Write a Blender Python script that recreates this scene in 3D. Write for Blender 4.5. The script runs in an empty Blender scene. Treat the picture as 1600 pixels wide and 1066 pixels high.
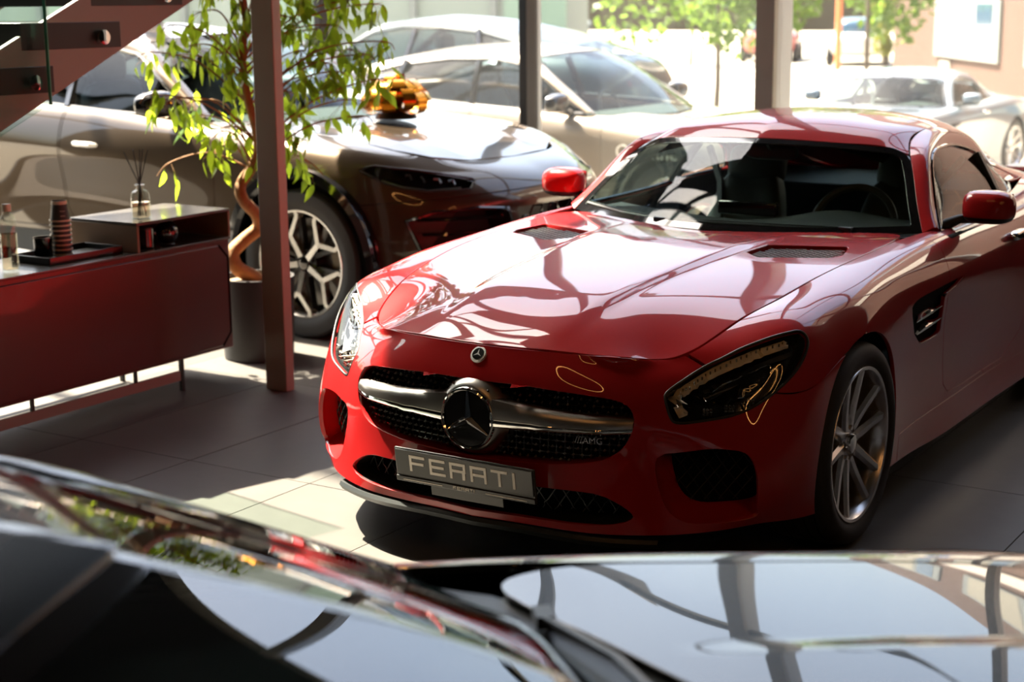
import bpy, math, random
import numpy as np
from mathutils import Vector, Matrix, Euler
random.seed(7); rnd = np.random.default_rng(7)
S = bpy.context.scene; COL = S.collection; PI = math.pi
# ---------------------------------------------------------------- camera, sky, sun, exposure
cd = bpy.data.cameras.new('camera'); cam = bpy.data.objects.new('camera', cd); COL.objects.link(cam); S.camera = cam
cam.location = (2.69580, -4.85502, 1.75633)
def cam_axes(yaw, pitch, roll):
    f = Vector((math.sin(yaw)*math.cos(pitch), math.cos(yaw)*math.cos(pitch), math.sin(pitch)))
    r = f.cross(Vector((0, 0, 1))).normalized(); u = r.cross(f)
    c, s = math.cos(roll), math.sin(roll)
    return c*r + s*u, -s*r + c*u, f
_r, _u, _f = cam_axes(-0.5702206612, -0.2083733667, -0.0094388964)
cam.rotation_euler = Matrix((_r, _u, -_f)).transposed().to_euler()
cd.sensor_width = 36; cd.lens = 2513.1568*36/1600; cd.clip_start = .05; cd.clip_end = 400
cd.dof.use_dof = True; cd.dof.focus_distance = 4.75; cd.dof.aperture_fstop = 3.2
SUN_EL, SUN_AZ = math.radians(58), math.radians(-80)      # the sun stands left of the hall, a little behind it
W = bpy.data.worlds.new('sky'); S.world = W; W.use_nodes = True
nt = W.node_tree; nt.nodes.clear()
sk = nt.nodes.new('ShaderNodeTexSky'); sk.sky_type = 'NISHITA'; sk.sun_disc = False
sk.sun_elevation = SUN_EL; sk.sun_rotation = SUN_AZ; sk.air_density = 1.2; sk.dust_density = 6.0; sk.ozone_density = 1.0
bg = nt.nodes.new('ShaderNodeBackground'); bg.inputs[1].default_value = .60
wo = nt.nodes.new('ShaderNodeOutputWorld')
nt.links.new(sk.outputs[0], bg.inputs[0]); nt.links.new(bg.outputs[0], wo.inputs[0])
sd = bpy.data.lights.new('sun', 'SUN'); sd.energy = 42; sd.angle = math.radians(.6); sd.color = (1, .86, .68)
sun = bpy.data.objects.new('sun', sd); COL.objects.link(sun)
_d = Vector((math.sin(SUN_AZ)*math.cos(SUN_EL), math.cos(SUN_AZ)*math.cos(SUN_EL), math.sin(SUN_EL)))
sun.rotation_euler = _d.to_track_quat('Z', 'Y').to_euler(); sun.location = (-20, 4, 22)
S.view_settings.view_transform = 'Standard'; S.view_settings.look = 'None'
S.view_settings.exposure = 0.3; S.view_settings.gamma = 1; S.view_settings.use_curve_mapping = False
S.cycles.use_denoising = True
S.cycles.max_bounces = 12; S.cycles.transparent_max_bounces = 24; S.cycles.glossy_bounces = 6
S.cycles.caustics_reflective = False; S.cycles.caustics_refractive = False
# ---------------------------------------------------------------- materials
MATS = {}
def _base(name):
    m = bpy.data.materials.new(name); m.use_nodes = True; MATS[name] = m
    return m, m.node_tree, m.node_tree.nodes['Principled BSDF']
def mat(name, col, rough=.5, metal=0, coat=0, spec=.5, noise=0, nscale=40, bump=0, trans=0, sub=0, coat_rough=.02):
    if name in MATS: return MATS[name]
    m, t, p = _base(name)
    p.inputs['Base Color'].default_value = (*col, 1); p.inputs['Roughness'].default_value = rough
    p.inputs['Metallic'].default_value = metal; p.inputs['Coat Weight'].default_value = coat
    p.inputs['Coat Roughness'].default_value = coat_rough; p.inputs['Specular IOR Level'].default_value = spec
    p.inputs['Transmission Weight'].default_value = trans
    if noise or bump:
        tc = t.nodes.new('ShaderNodeTexCoord'); n = t.nodes.new('ShaderNodeTexNoise'); n.inputs['Scale'].default_value = nscale
        n.inputs['Detail'].default_value = 6; t.links.new(tc.outputs['Object'], n.inputs['Vector'])
        if noise:
            mx = t.nodes.new('ShaderNodeMix'); mx.data_type = 'RGBA'
            mx.inputs[6].default_value = (*[c*(1-noise) for c in col], 1); mx.inputs[7].default_value = (*[min(1, c*(1+noise)) for c in col], 1)
            t.links.new(n.outputs['Fac'], mx.inputs[0]); t.links.new(mx.outputs[2], p.inputs['Base Color'])
        if bump:
            b = t.nodes.new('ShaderNodeBump'); b.inputs['Strength'].default_value = bump; b.inputs['Distance'].default_value = .01
            t.links.new(n.outputs['Fac'], b.inputs['Height']); t.links.new(b.outputs[0], p.inputs['Normal'])
    return m
def glass(name, tint=(1, 1, 1), ior=1.45, rough=0):
    """thin pane: clear or tinted, mirror-like at a slant"""
    if name in MATS: return MATS[name]
    m, t, p = _base(name); t.nodes.remove(p)
    o = t.nodes['Material Output']
    tr = t.nodes.new('ShaderNodeBsdfTransparent'); tr.inputs[0].default_value = (*tint, 1)
    gl = t.nodes.new('ShaderNodeBsdfGlossy'); gl.inputs['Roughness'].default_value = rough
    f0 = ((ior-1)/(ior+1))**2
    ge = t.nodes.new('ShaderNodeNewGeometry'); dt = t.nodes.new('ShaderNodeVectorMath'); dt.operation = 'DOT_PRODUCT'
    t.links.new(ge.outputs['Normal'], dt.inputs[0]); t.links.new(ge.outputs['Incoming'], dt.inputs[1])
    x = dt.outputs['Value']
    for op, val in (('ABSOLUTE', None), ('SUBTRACT', 1), ('POWER', 5), ('MULTIPLY', 1-f0), ('ADD', f0)):
        n = t.nodes.new('ShaderNodeMath'); n.operation = op
        if op == 'SUBTRACT': n.inputs[0].default_value = 1; t.links.new(x, n.inputs[1])
        else:
            t.links.new(x, n.inputs[0])
            if val is not None: n.inputs[1].default_value = val
        x = n.outputs[0]
    mx = t.nodes.new('ShaderNodeMixShader')
    t.links.new(x, mx.inputs[0]); t.links.new(tr.outputs[0], mx.inputs[1]); t.links.new(gl.outputs[0], mx.inputs[2])
    t.links.new(mx.outputs[0], o.inputs[0])
    return m
def paint(name, col, metal=.35, rough=.32):
    """metallic car paint under clear lacquer"""
    m = mat(name, col, rough, metal, 1.0, .05)
    t = m.node_tree; p = t.nodes['Principled BSDF']
    tc = t.nodes.new('ShaderNodeTexCoord'); v = t.nodes.new('ShaderNodeTexNoise'); v.inputs['Scale'].default_value = 900
    r = t.nodes.new('ShaderNodeMapRange'); r.inputs[3].default_value = rough-.06; r.inputs[4].default_value = rough+.06
    t.links.new(tc.outputs['Object'], v.inputs['Vector']); t.links.new(v.outputs['Fac'], r.inputs[0]); t.links.new(r.outputs[0], p.inputs['Roughness'])
    return m
RED = paint('red_paint', (.34, .011, .012), .0, .40)
BLK_PAINT = paint('black_paint', (.006, .008, .009), .1, .3)
WHITE_PAINT = paint('silver_white_paint', (.15, .19, .23), .3, .3)
BROWN_PAINT = paint('grey_brown_paint', (.066, .048, .032), .5, .30)
BEIGE_PAINT = paint('beige_paint', (.22, .18, .14), .3, .4)
TEAL_PAINT = paint('dark_teal_paint', (.02, .035, .04), .2, .4)
BLACK = mat('black_plastic', (.010, .014, .015), .45)
GLOSSBLK = mat('gloss_black', (.006, .006, .007), .08, 0, .6)
DARK = mat('dark_void', (.003, .005, .006), .9, spec=.1)
SATIN = mat('satin_silver', (.42, .40, .37), .32, 1)
CHROME = mat('chrome', (.80, .79, .77), .06, 1)
DCHROME = mat('dark_chrome', (.16, .15, .14), .15, 1)
ALLOY = mat('alloy_wheel', (.55, .55, .56), .26, .9)
ALLOY_DARK = mat('dark_alloy', (.03, .03, .032), .3, .6)
MACHINED = mat('machined_alloy', (.72, .70, .66), .22, .9)
RUBBER = mat('tyre_rubber', (.016, .016, .017), .7, noise=.2, nscale=60)
DISC = mat('brake_steel', (.22, .21, .20), .35, 1)
CALIPER = mat('brake_caliper', (.25, .21, .15), .4, .3)
LEATHER = mat('dark_leather', (.045, .062, .060), .5, bump=.15, nscale=300)
DASH = mat('dashboard_black', (.014, .019, .019), .75, spec=.2, bump=.1, nscale=400)
SCREEN = glass('windshield_glass', (.80, .90, .86), 1.42)
BOOSTED = glass('boosted_windshield', (.30, .36, .35), 2.4)  # no real coating: index raised to brighten the window reflections
SIDEGLASS = glass('side_glass', (.42, .50, .52), 1.5)
LENS = glass('clear_lens', (.93, .95, .95), 1.42)
PANE = glass('showroom_pane', (.95, .975, .965), 1.3)
def dust_haze(m, k, col):
    t = m.node_tree; o = t.nodes['Material Output']; src = o.inputs[0].links[0].from_socket
    a = t.nodes.new('ShaderNodeBsdfTranslucent'); a.inputs[0].default_value = (*col, 1); d = t.nodes.new('ShaderNodeBsdfDiffuse'); d.inputs[0].default_value = (*col, 1)
    x = t.nodes.new('ShaderNodeMixShader'); x.inputs[0].default_value = .25; t.links.new(a.outputs[0], x.inputs[1]); t.links.new(d.outputs[0], x.inputs[2])
    y = t.nodes.new('ShaderNodeMixShader'); y.inputs[0].default_value = k; t.links.new(src, y.inputs[1]); t.links.new(x.outputs[0], y.inputs[2]); t.links.new(y.outputs[0], o.inputs[0])
DUST_HAZE = glass('dust_haze_pane', (.95, .975, .965), 1.31); dust_haze(DUST_HAZE, .055, (.85, .90, .86))  # pane dirt plus the washed-out veil of overexposure, mixed in as pale haze
LEDWHITE = mat('light_guide', (.80, .74, .62), .25, .0, .6)
REFLECTOR = mat('lamp_reflector', (.65, .60, .52), .18, 1)
AMBER = mat('amber_lens', (.75, .32, .05), .2, 0, .5)
LAMPRED = mat('tail_lens_red', (.35, .01, .01), .15, 0, .8)
# ---------------------------------------------------------------- object helpers
def link(name, me, parent=None, mats=()):
    o = bpy.data.objects.new(name, me); COL.objects.link(o)
    if parent is not None: o.parent = parent
    for m in (mats if isinstance(mats, (list, tuple)) else [mats]): me.materials.append(m)
    return o
def tag(o, label=None, cat=None, group=None, kind=None):
    if label: o['label'] = label
    if cat: o['category'] = cat
    if group: o['group'] = group
    if kind: o['kind'] = kind
    return o
def empty(name, loc=(0, 0, 0), rz=0, sc=None):
    o = bpy.data.objects.new(name, None); COL.objects.link(o); o.location = loc; o.rotation_euler = (0, 0, rz)
    o.empty_display_size = .1
    if sc: o.scale = sc
    return o
class B:
    """collects simple shapes into ONE mesh"""
    def __init__(s): s.v, s.f = [], []
    def add(s, V, F):
        o = len(s.v); s.v += [tuple(map(float, p)) for p in V]; s.f += [tuple(int(k)+o for k in q) for q in F]; return s
    def box(s, c, d, R=None, taper=1):
        x, y, z = d[0]/2, d[1]/2, d[2]/2; V = []
        for sz in (-1, 1):
            k = taper if sz > 0 else 1
            V += [(-x*k, -y*k, sz*z), (x*k, -y*k, sz*z), (x*k, y*k, sz*z), (-x*k, y*k, sz*z)]
        if R is not None: V = [R @ Vector(p) for p in V]
        V = [(p[0]+c[0], p[1]+c[1], p[2]+c[2]) for p in V]
        return s.add(V, [(3, 2, 1, 0), (4, 5, 6, 7), (0, 1, 5, 4), (1, 2, 6, 5), (2, 3, 7, 6), (3, 0, 4, 7)])
    def tube(s, path, r, n=8, caps=True, closed=False):
        P = [Vector(p) for p in path]; L = len(P); V, F = [], []
        rr = r if isinstance(r, (list, tuple, np.ndarray)) else [r]*L
        up = None
        for i, p in enumerate(P):
            a = P[i-1] if (i or closed) else p; b = P[(i+1) % L] if (i < L-1 or closed) else p
            t = (b-a).normalized() if (b-a).length > 1e-9 else Vector((0, 0, 1))
            if up is None: up = t.orthogonal().normalized()
            up = (up - t*up.dot(t)); up = up.normalized() if up.length > 1e-6 else t.orthogonal().normalized()
            w = t.cross(up)
            for k in range(n):
                q = 2*PI*k/n; V.append(p + (up*math.cos(q) + w*math.sin(q))*rr[i])
        for i in range(L if closed else L-1):
            for k in range(n):
                a, b = i*n+k, i*n+(k+1) % n; c, d = ((i+1) % L)*n+(k+1) % n, ((i+1) % L)*n+k
                F.append((a, b, c, d))
        if caps and not closed: F += [tuple(range(n))[::-1], tuple((L-1)*n+k for k in range(n))]
        return s.add(V, F)
    def lathe(s, prof, n=48, c=(0, 0, 0), ax='z', closed=False):
        """prof = [(radius, height)]"""
        V, F = [], []; L = len(prof)
        for r, h in prof:
            for k in range(n):
                q = 2*PI*k/n; a, b = r*math.cos(q), r*math.sin(q)
                V.append({'z': (a, b, h), 'x': (h, a, b), 'y': (b, h, a)}[ax])
        V = [(p[0]+c[0], p[1]+c[1], p[2]+c[2]) for p in V]
        for i in range(L if closed else L-1):
            for k in range(n):
                F.append((i*n+k, i*n+(k+1) % n, ((i+1) % L)*n+(k+1) % n, ((i+1) % L)*n+k))
        if not closed:
            if prof[0][0] > 1e-6: F.append(tuple(range(n))[::-1])
            if prof[-1][0] > 1e-6: F.append(tuple((L-1)*n+k for k in range(n)))
        return s.add(V, F)
    def prism(s, poly, fn0, fn1):
        """outline poly swept between two placements fn(u, v) -> point"""
        n = len(poly); V = [fn0(*p) for p in poly] + [fn1(*p) for p in poly]
        return s.add(V, [tuple(range(n))[::-1], tuple(range(n, 2*n))] + [(i, (i+1) % n, n+(i+1) % n, n+i) for i in range(n)])
    def grid(s, P, flip=False):
        nu, nv = len(P), len(P[0]); V = [p for r in P for p in r]; F = []
        for i in range(nu-1):
            for j in range(nv-1):
                q = (i*nv+j, (i+1)*nv+j, (i+1)*nv+j+1, i*nv+j+1); F.append(q[::-1] if flip else q)
        return s.add(V, F)
    def mesh(s, name, ang=38):
        me = bpy.data.meshes.new(name); me.from_pydata(s.v, [], s.f); me.validate()
        if ang:
            me.polygons.foreach_set('use_smooth', [True]*len(me.polygons)); me.set_sharp_from_angle(angle=math.radians(ang))
        return me
    def obj(s, name, m, parent=None, bevel=0, ang=38, seg=2):
        o = link(name, s.mesh(name, ang), parent, m)
        if bevel:
            b = o.modifiers.new('edge', 'BEVEL'); b.width = bevel; b.segments = seg; b.limit_method = 'ANGLE'; b.angle_limit = math.radians(40)
        return o
def text_mesh(name, s, size, depth=.001, align='CENTER'):
    cu = bpy.data.curves.new(name, 'FONT'); cu.body = s; cu.size = size; cu.extrude = depth; cu.align_x = align; cu.align_y = 'CENTER'; cu.resolution_u = 3
    t = bpy.data.objects.new(name, cu); COL.objects.link(t)
    dg = bpy.context.evaluated_depsgraph_get(); me = bpy.data.meshes.new_from_object(t.evaluated_get(dg)); me.name = name
    bpy.data.objects.remove(t); bpy.data.curves.remove(cu)
    return me
def dup(root, loc, rz, label, cat=None, group=None, swap=None, sc=None, skip=()):
    """a copy of a thing with copies of its parts and sub-parts; swap = {material: other material}"""
    def cp(o, par):
        c = o.copy(); COL.objects.link(c); c.parent = par
        if swap and o.type == 'MESH':
            for i, sl in enumerate(o.material_slots):
                if sl.material in swap:
                    c.material_slots[i].link = 'OBJECT'; c.material_slots[i].material = swap[sl.material]
        for ch in o.children:
            if ch.name.split('.')[0] not in skip: cp(ch, c)
        return c
    r = cp(root, None); r.location = loc; r.rotation_euler = (0, 0, rz)
    if sc: r.scale = sc
    for k in ('label', 'category', 'group'):
        if k in r.keys(): del r[k]
    tag(r, label, cat or root.get('category'), group)
    return r
# ---------------------------------------------------------------- surfaces (numpy)
def spl(t, y, tt):
    """natural cubic spline through y (n,...) at knots t, read at tt"""
    n = len(t); y = np.asarray(y, float); sh = y.shape[1:]; y = y.reshape(n, -1)
    h = np.diff(t); A = np.eye(n); r = np.zeros_like(y)
    for i in range(1, n - 1):
        A[i, i-1] = h[i-1]; A[i, i] = 2*(h[i-1] + h[i]); A[i, i+1] = h[i]
        r[i] = 6*((y[i+1]-y[i])/h[i] - (y[i]-y[i-1])/h[i-1])
    m = np.linalg.solve(A, r)
    k = np.clip(np.searchsorted(t, tt, side='right') - 1, 0, n - 2)
    a = ((t[k+1]-tt)/h[k])[:, None]; b = 1 - a; hk = h[k][:, None]
    o = a*y[k] + b*y[k+1] + ((a**3-a)*m[k] + (b**3-b)*m[k+1])*hk*hk/6
    return o.reshape((len(tt),) + sh)
def chord(C):
    d = np.linalg.norm(np.diff(C, axis=0), axis=-1)
    if d.ndim > 1: d = d.mean(axis=1)
    return np.r_[0, np.cumsum(np.maximum(d, 1e-4))]
def surf(C, nu, nv):
    C = np.asarray(C, float)
    t = chord(C); P = spl(t, C, np.linspace(0, t[-1], nu))
    Q = np.swapaxes(C, 0, 1); s = chord(Q)
    P = np.swapaxes(spl(s, np.swapaxes(P, 0, 1), np.linspace(0, s[-1], nv)), 0, 1)
    return P
class M:
    def __init__(s, V, N, F): s.V, s.N, s.F = np.asarray(V, float), np.asarray(N, float), F
def gmesh(P, flip=False):
    nu, nv = P.shape[:2]
    du = np.gradient(P, axis=0); dv = np.gradient(P, axis=1)
    N = np.cross(du, dv); N /= np.maximum(np.linalg.norm(N, axis=2, keepdims=True), 1e-12)
    if flip: N = -N
    F = []
    for i in range(nu-1):
        for j in range(nv-1):
            q = [i*nv+j, (i+1)*nv+j, (i+1)*nv+j+1, i*nv+j+1]
            F.append(q[::-1] if flip else q)
    return M(P.reshape(-1, 3), N.reshape(-1, 3), F)
def mirror(m, weld=True):
    V = m.V.copy(); n = len(V); c = np.abs(V[:, 0]) < 1e-5
    N = m.N.copy()
    if weld:
        N[c, 0] = 0; N /= np.maximum(np.linalg.norm(N, axis=1, keepdims=True), 1e-9)
    V2 = V*[-1, 1, 1]; N2 = N*[-1, 1, 1]
    idx = np.arange(n) + n
    if weld: idx[c] = np.arange(n)[c]
    F = m.F + [[int(idx[k]) for k in f[::-1]] for f in m.F]
    return compact(M(np.r_[V, V2], np.r_[N, N2], F))
def compact(m):
    used = np.zeros(len(m.V), bool)
    for f in m.F: used[f] = True
    mp = np.cumsum(used) - 1
    return M(m.V[used], m.N[used], [[int(mp[k]) for k in f] for f in m.F])
def join(ms):
    V, N, F, o = [], [], [], 0
    for m in ms:
        V.append(m.V); N.append(m.N); F += [[k+o for k in f] for f in m.F]; o += len(m.V)
    return M(np.concatenate(V), np.concatenate(N), F)
def cut(m, fn):
    """split along fn = 0; returns (fn < 0, fn > 0)"""
    f = np.asarray(fn(m.V), float); f = np.where(np.abs(f) < 1e-7, 1e-7, f)
    neg = f < 0; E = {}; pa = []; A, B = [], []
    for F in m.F:
        s = [bool(neg[k]) for k in F]
        if all(s): A.append(F)
        elif not any(s): B.append(F)
        else:
            for i in range(len(F)):
                a, b = F[i-1], F[i]
                if s[i-1] != s[i]:
                    k = (a, b) if a < b else (b, a)
                    if k not in E: E[k] = len(m.V) + len(pa); pa.append(k)
    if not pa: return compact(M(m.V, m.N, A)), compact(M(m.V, m.N, B))
    pa = np.array(pa); a, b = m.V[pa[:, 0]], m.V[pa[:, 1]]; fa, fb = f[pa[:, 0]], f[pa[:, 1]]
    t = fa/(fa-fb); lo, hi = np.zeros_like(t), np.ones_like(t); flo, fhi = fa.copy(), fb.copy()
    for _ in range(4):
        g = np.asarray(fn(a + (b-a)*t[:, None]), float); same = (g < 0) == (flo < 0)
        lo = np.where(same, t, lo); flo = np.where(same, g, flo); hi = np.where(same, hi, t); fhi = np.where(same, fhi, g)
        d = flo - fhi; t = np.where(np.abs(d) > 1e-12, lo + (hi-lo)*flo/np.where(np.abs(d) > 1e-12, d, 1), t)
        t = np.clip(t, lo, hi)
    t = np.clip(t, .02, .98)
    V = np.r_[m.V, a + (b-a)*t[:, None]]
    n = m.N[pa[:, 0]]*(1-t)[:, None] + m.N[pa[:, 1]]*t[:, None]
    n /= np.maximum(np.linalg.norm(n, axis=1, keepdims=True), 1e-9); N = np.r_[m.N, n]
    for F in m.F:
        s = [bool(neg[k]) for k in F]
        if all(s) or not any(s): continue
        P, Q = [], []
        for i in range(len(F)):
            x, y = F[i-1], F[i]
            if s[i-1] != s[i]:
                e = E[(x, y) if x < y else (y, x)]; P.append(e); Q.append(e)
            (P if s[i] else Q).append(y)
        if len(P) > 2: A.append(P)
        if len(Q) > 2: B.append(Q)
    return compact(M(V, N, A)), compact(M(V, N, B))
def sdpoly(P, poly):
    """signed distance to closed polygon, negative inside"""
    poly = np.asarray(poly, float); a = poly; b = np.roll(poly, -1, axis=0)
    x, y = P[:, 0][:, None], P[:, 1][:, None]
    e = b - a; l = (e**2).sum(1)
    t = np.clip(((x-a[:, 0])*e[:, 0] + (y-a[:, 1])*e[:, 1])/np.maximum(l, 1e-12), 0, 1)
    d = np.sqrt(((x-a[:, 0]-t*e[:, 0])**2 + (y-a[:, 1]-t*e[:, 1])**2).min(1))
    c = ((a[:, 1] > y) != (b[:, 1] > y)) & (x < (b[:, 0]-a[:, 0])*(y-a[:, 1])/np.where(b[:, 1] == a[:, 1], 1e-12, b[:, 1]-a[:, 1]) + a[:, 0])
    return np.where(c.sum(1) % 2 == 1, -d, d)
def smooth_poly(p, n=8, closed=True):
    p = np.asarray(p, float); o = []; L = len(p)
    for i in range(L if closed else L-1):
        if closed: p0, p1, p2, p3 = p[i-1], p[i], p[(i+1) % L], p[(i+2) % L]
        else: p0, p1, p2, p3 = p[max(i-1, 0)], p[i], p[i+1], p[min(i+2, L-1)]
        for k in range(n):
            t = k/n
            o.append(.5*(2*p1 + (p2-p0)*t + (2*p0-5*p1+4*p2-p3)*t*t + (3*p1-p0-3*p2+p3)*t**3))
    if not closed: o.append(p[-1])
    return np.array(o)
def panel(name, m, mt, parent, rim=.014, bev=.002, only=None):
    """one sheet-metal panel: the outer skin, a rolled edge and an inward return"""
    V, N, F = m.V, m.N, list(m.F)
    if len(F) == 0: return None
    if rim:
        cnt = {}
        for f in F:
            for i in range(len(f)):
                a, b = f[i-1], f[i]; k = (a, b) if a < b else (b, a)
                cnt[k] = None if k in cnt else (a, b)
        E = [e for e in cnt.values() if e is not None]
        if E:
            T = np.zeros_like(V)
            for a, b in E:
                d = V[b]-V[a]; l = np.linalg.norm(d)
                if l < 1e-9: continue
                t = np.cross(d/l, (N[a]+N[b])/2); T[a] += t; T[b] += t
            ids = sorted({k for e in E for k in e}); mp = {k: i for i, k in enumerate(ids)}
            I = np.array(ids); t = T[I]; t /= np.maximum(np.linalg.norm(t, axis=1, keepdims=True), 1e-9); n = N[I]
            r1 = V[I] - n*bev + t*bev*.6; r2 = V[I] - n*rim + t*bev*.6
            n1 = t*.8 + n*.35; n1 /= np.maximum(np.linalg.norm(n1, axis=1, keepdims=True), 1e-9)
            o1 = len(V); o2 = o1 + len(I)
            V = np.r_[V, r1, r2]; N = np.r_[N, n1, t]
            for a, b in E:
                a1, b1 = mp[a], mp[b]
                F.append([b, a, o1+a1, o1+b1]); F.append([o1+b1, o1+a1, o2+a1, o2+b1])
    me = bpy.data.meshes.new(name); me.from_pydata(V.tolist(), [], F)
    me.polygons.foreach_set('use_smooth', [True]*len(me.polygons))
    if len(me.vertices) == len(N): me.normals_split_custom_set_from_vertices(N.tolist())
    return link(name, me, parent, mt)
def sides(m): return cut(m, lambda V: -V[:, 0])          # (x > 0, x < 0)
def tps(pts):
    """thin plate spline z(x, y) through pts"""
    pts = np.asarray(pts, float); X = pts[:, :2]; n = len(X)
    def K(d2): return .5*d2*np.log(np.maximum(d2, 1e-12))
    d2 = ((X[:, None]-X[None])**2).sum(-1); A = np.zeros((n+3, n+3)); A[:n, :n] = K(d2) + np.eye(n)*2e-4
    A[:n, n] = 1; A[:n, n+1:] = X; A[n, :n] = 1; A[n+1:, :n] = X.T
    w = np.linalg.solve(A, np.r_[pts[:, 2], 0, 0, 0])
    def f(P):
        P = np.asarray(P, float)
        return K(((P[:, None]-X[None])**2).sum(-1)) @ w[:n] + w[n] + P @ w[n+1:]
    return f
def sheet(fn, x0, x1, y0, y1, step):
    """height-field mesh z = fn(xy) with exact-ish normals"""
    xs = np.linspace(x0, x1, int(round((x1-x0)/step))+1); ys = np.linspace(y0, y1, int(round((y1-y0)/step))+1)
    X, Y = np.meshgrid(xs, ys, indexing='ij'); P = np.stack([X.ravel(), Y.ravel()], 1)
    Z = fn(P); e = .004
    nx = -(fn(P+[e, 0])-fn(P-[e, 0]))/(2*e); ny = -(fn(P+[0, e])-fn(P-[0, e]))/(2*e)
    N = np.stack([nx, ny, np.ones_like(nx)], 1); N /= np.linalg.norm(N, axis=1, keepdims=True)
    g = gmesh(np.dstack([X, Y, Z.reshape(X.shape)]))
    return M(g.V, N, g.F)
def on_surface(m, sel, axes):
    """interpolates points of m (restricted by sel) from two coordinates"""
    V = m.V[sel(m.V)]; A = axes(V)
    def f(q):
        d = ((A-np.asarray(q))**2).sum(1); k = np.argpartition(d, 6)[:6]; w = 1/(d[k]+1e-7)
        # local plane fit
        G = np.c_[np.ones(len(k)), A[k]-np.asarray(q)]; W = np.sqrt(w)[:, None]
        sol, *_ = np.linalg.lstsq(G*W, V[k]*W, rcond=None)
        mean = (V[k]*w[:, None]).sum(0)/w.sum()
        return sol[0] if np.abs(sol[0]-mean).max() < .06 else mean
    return f
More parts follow.
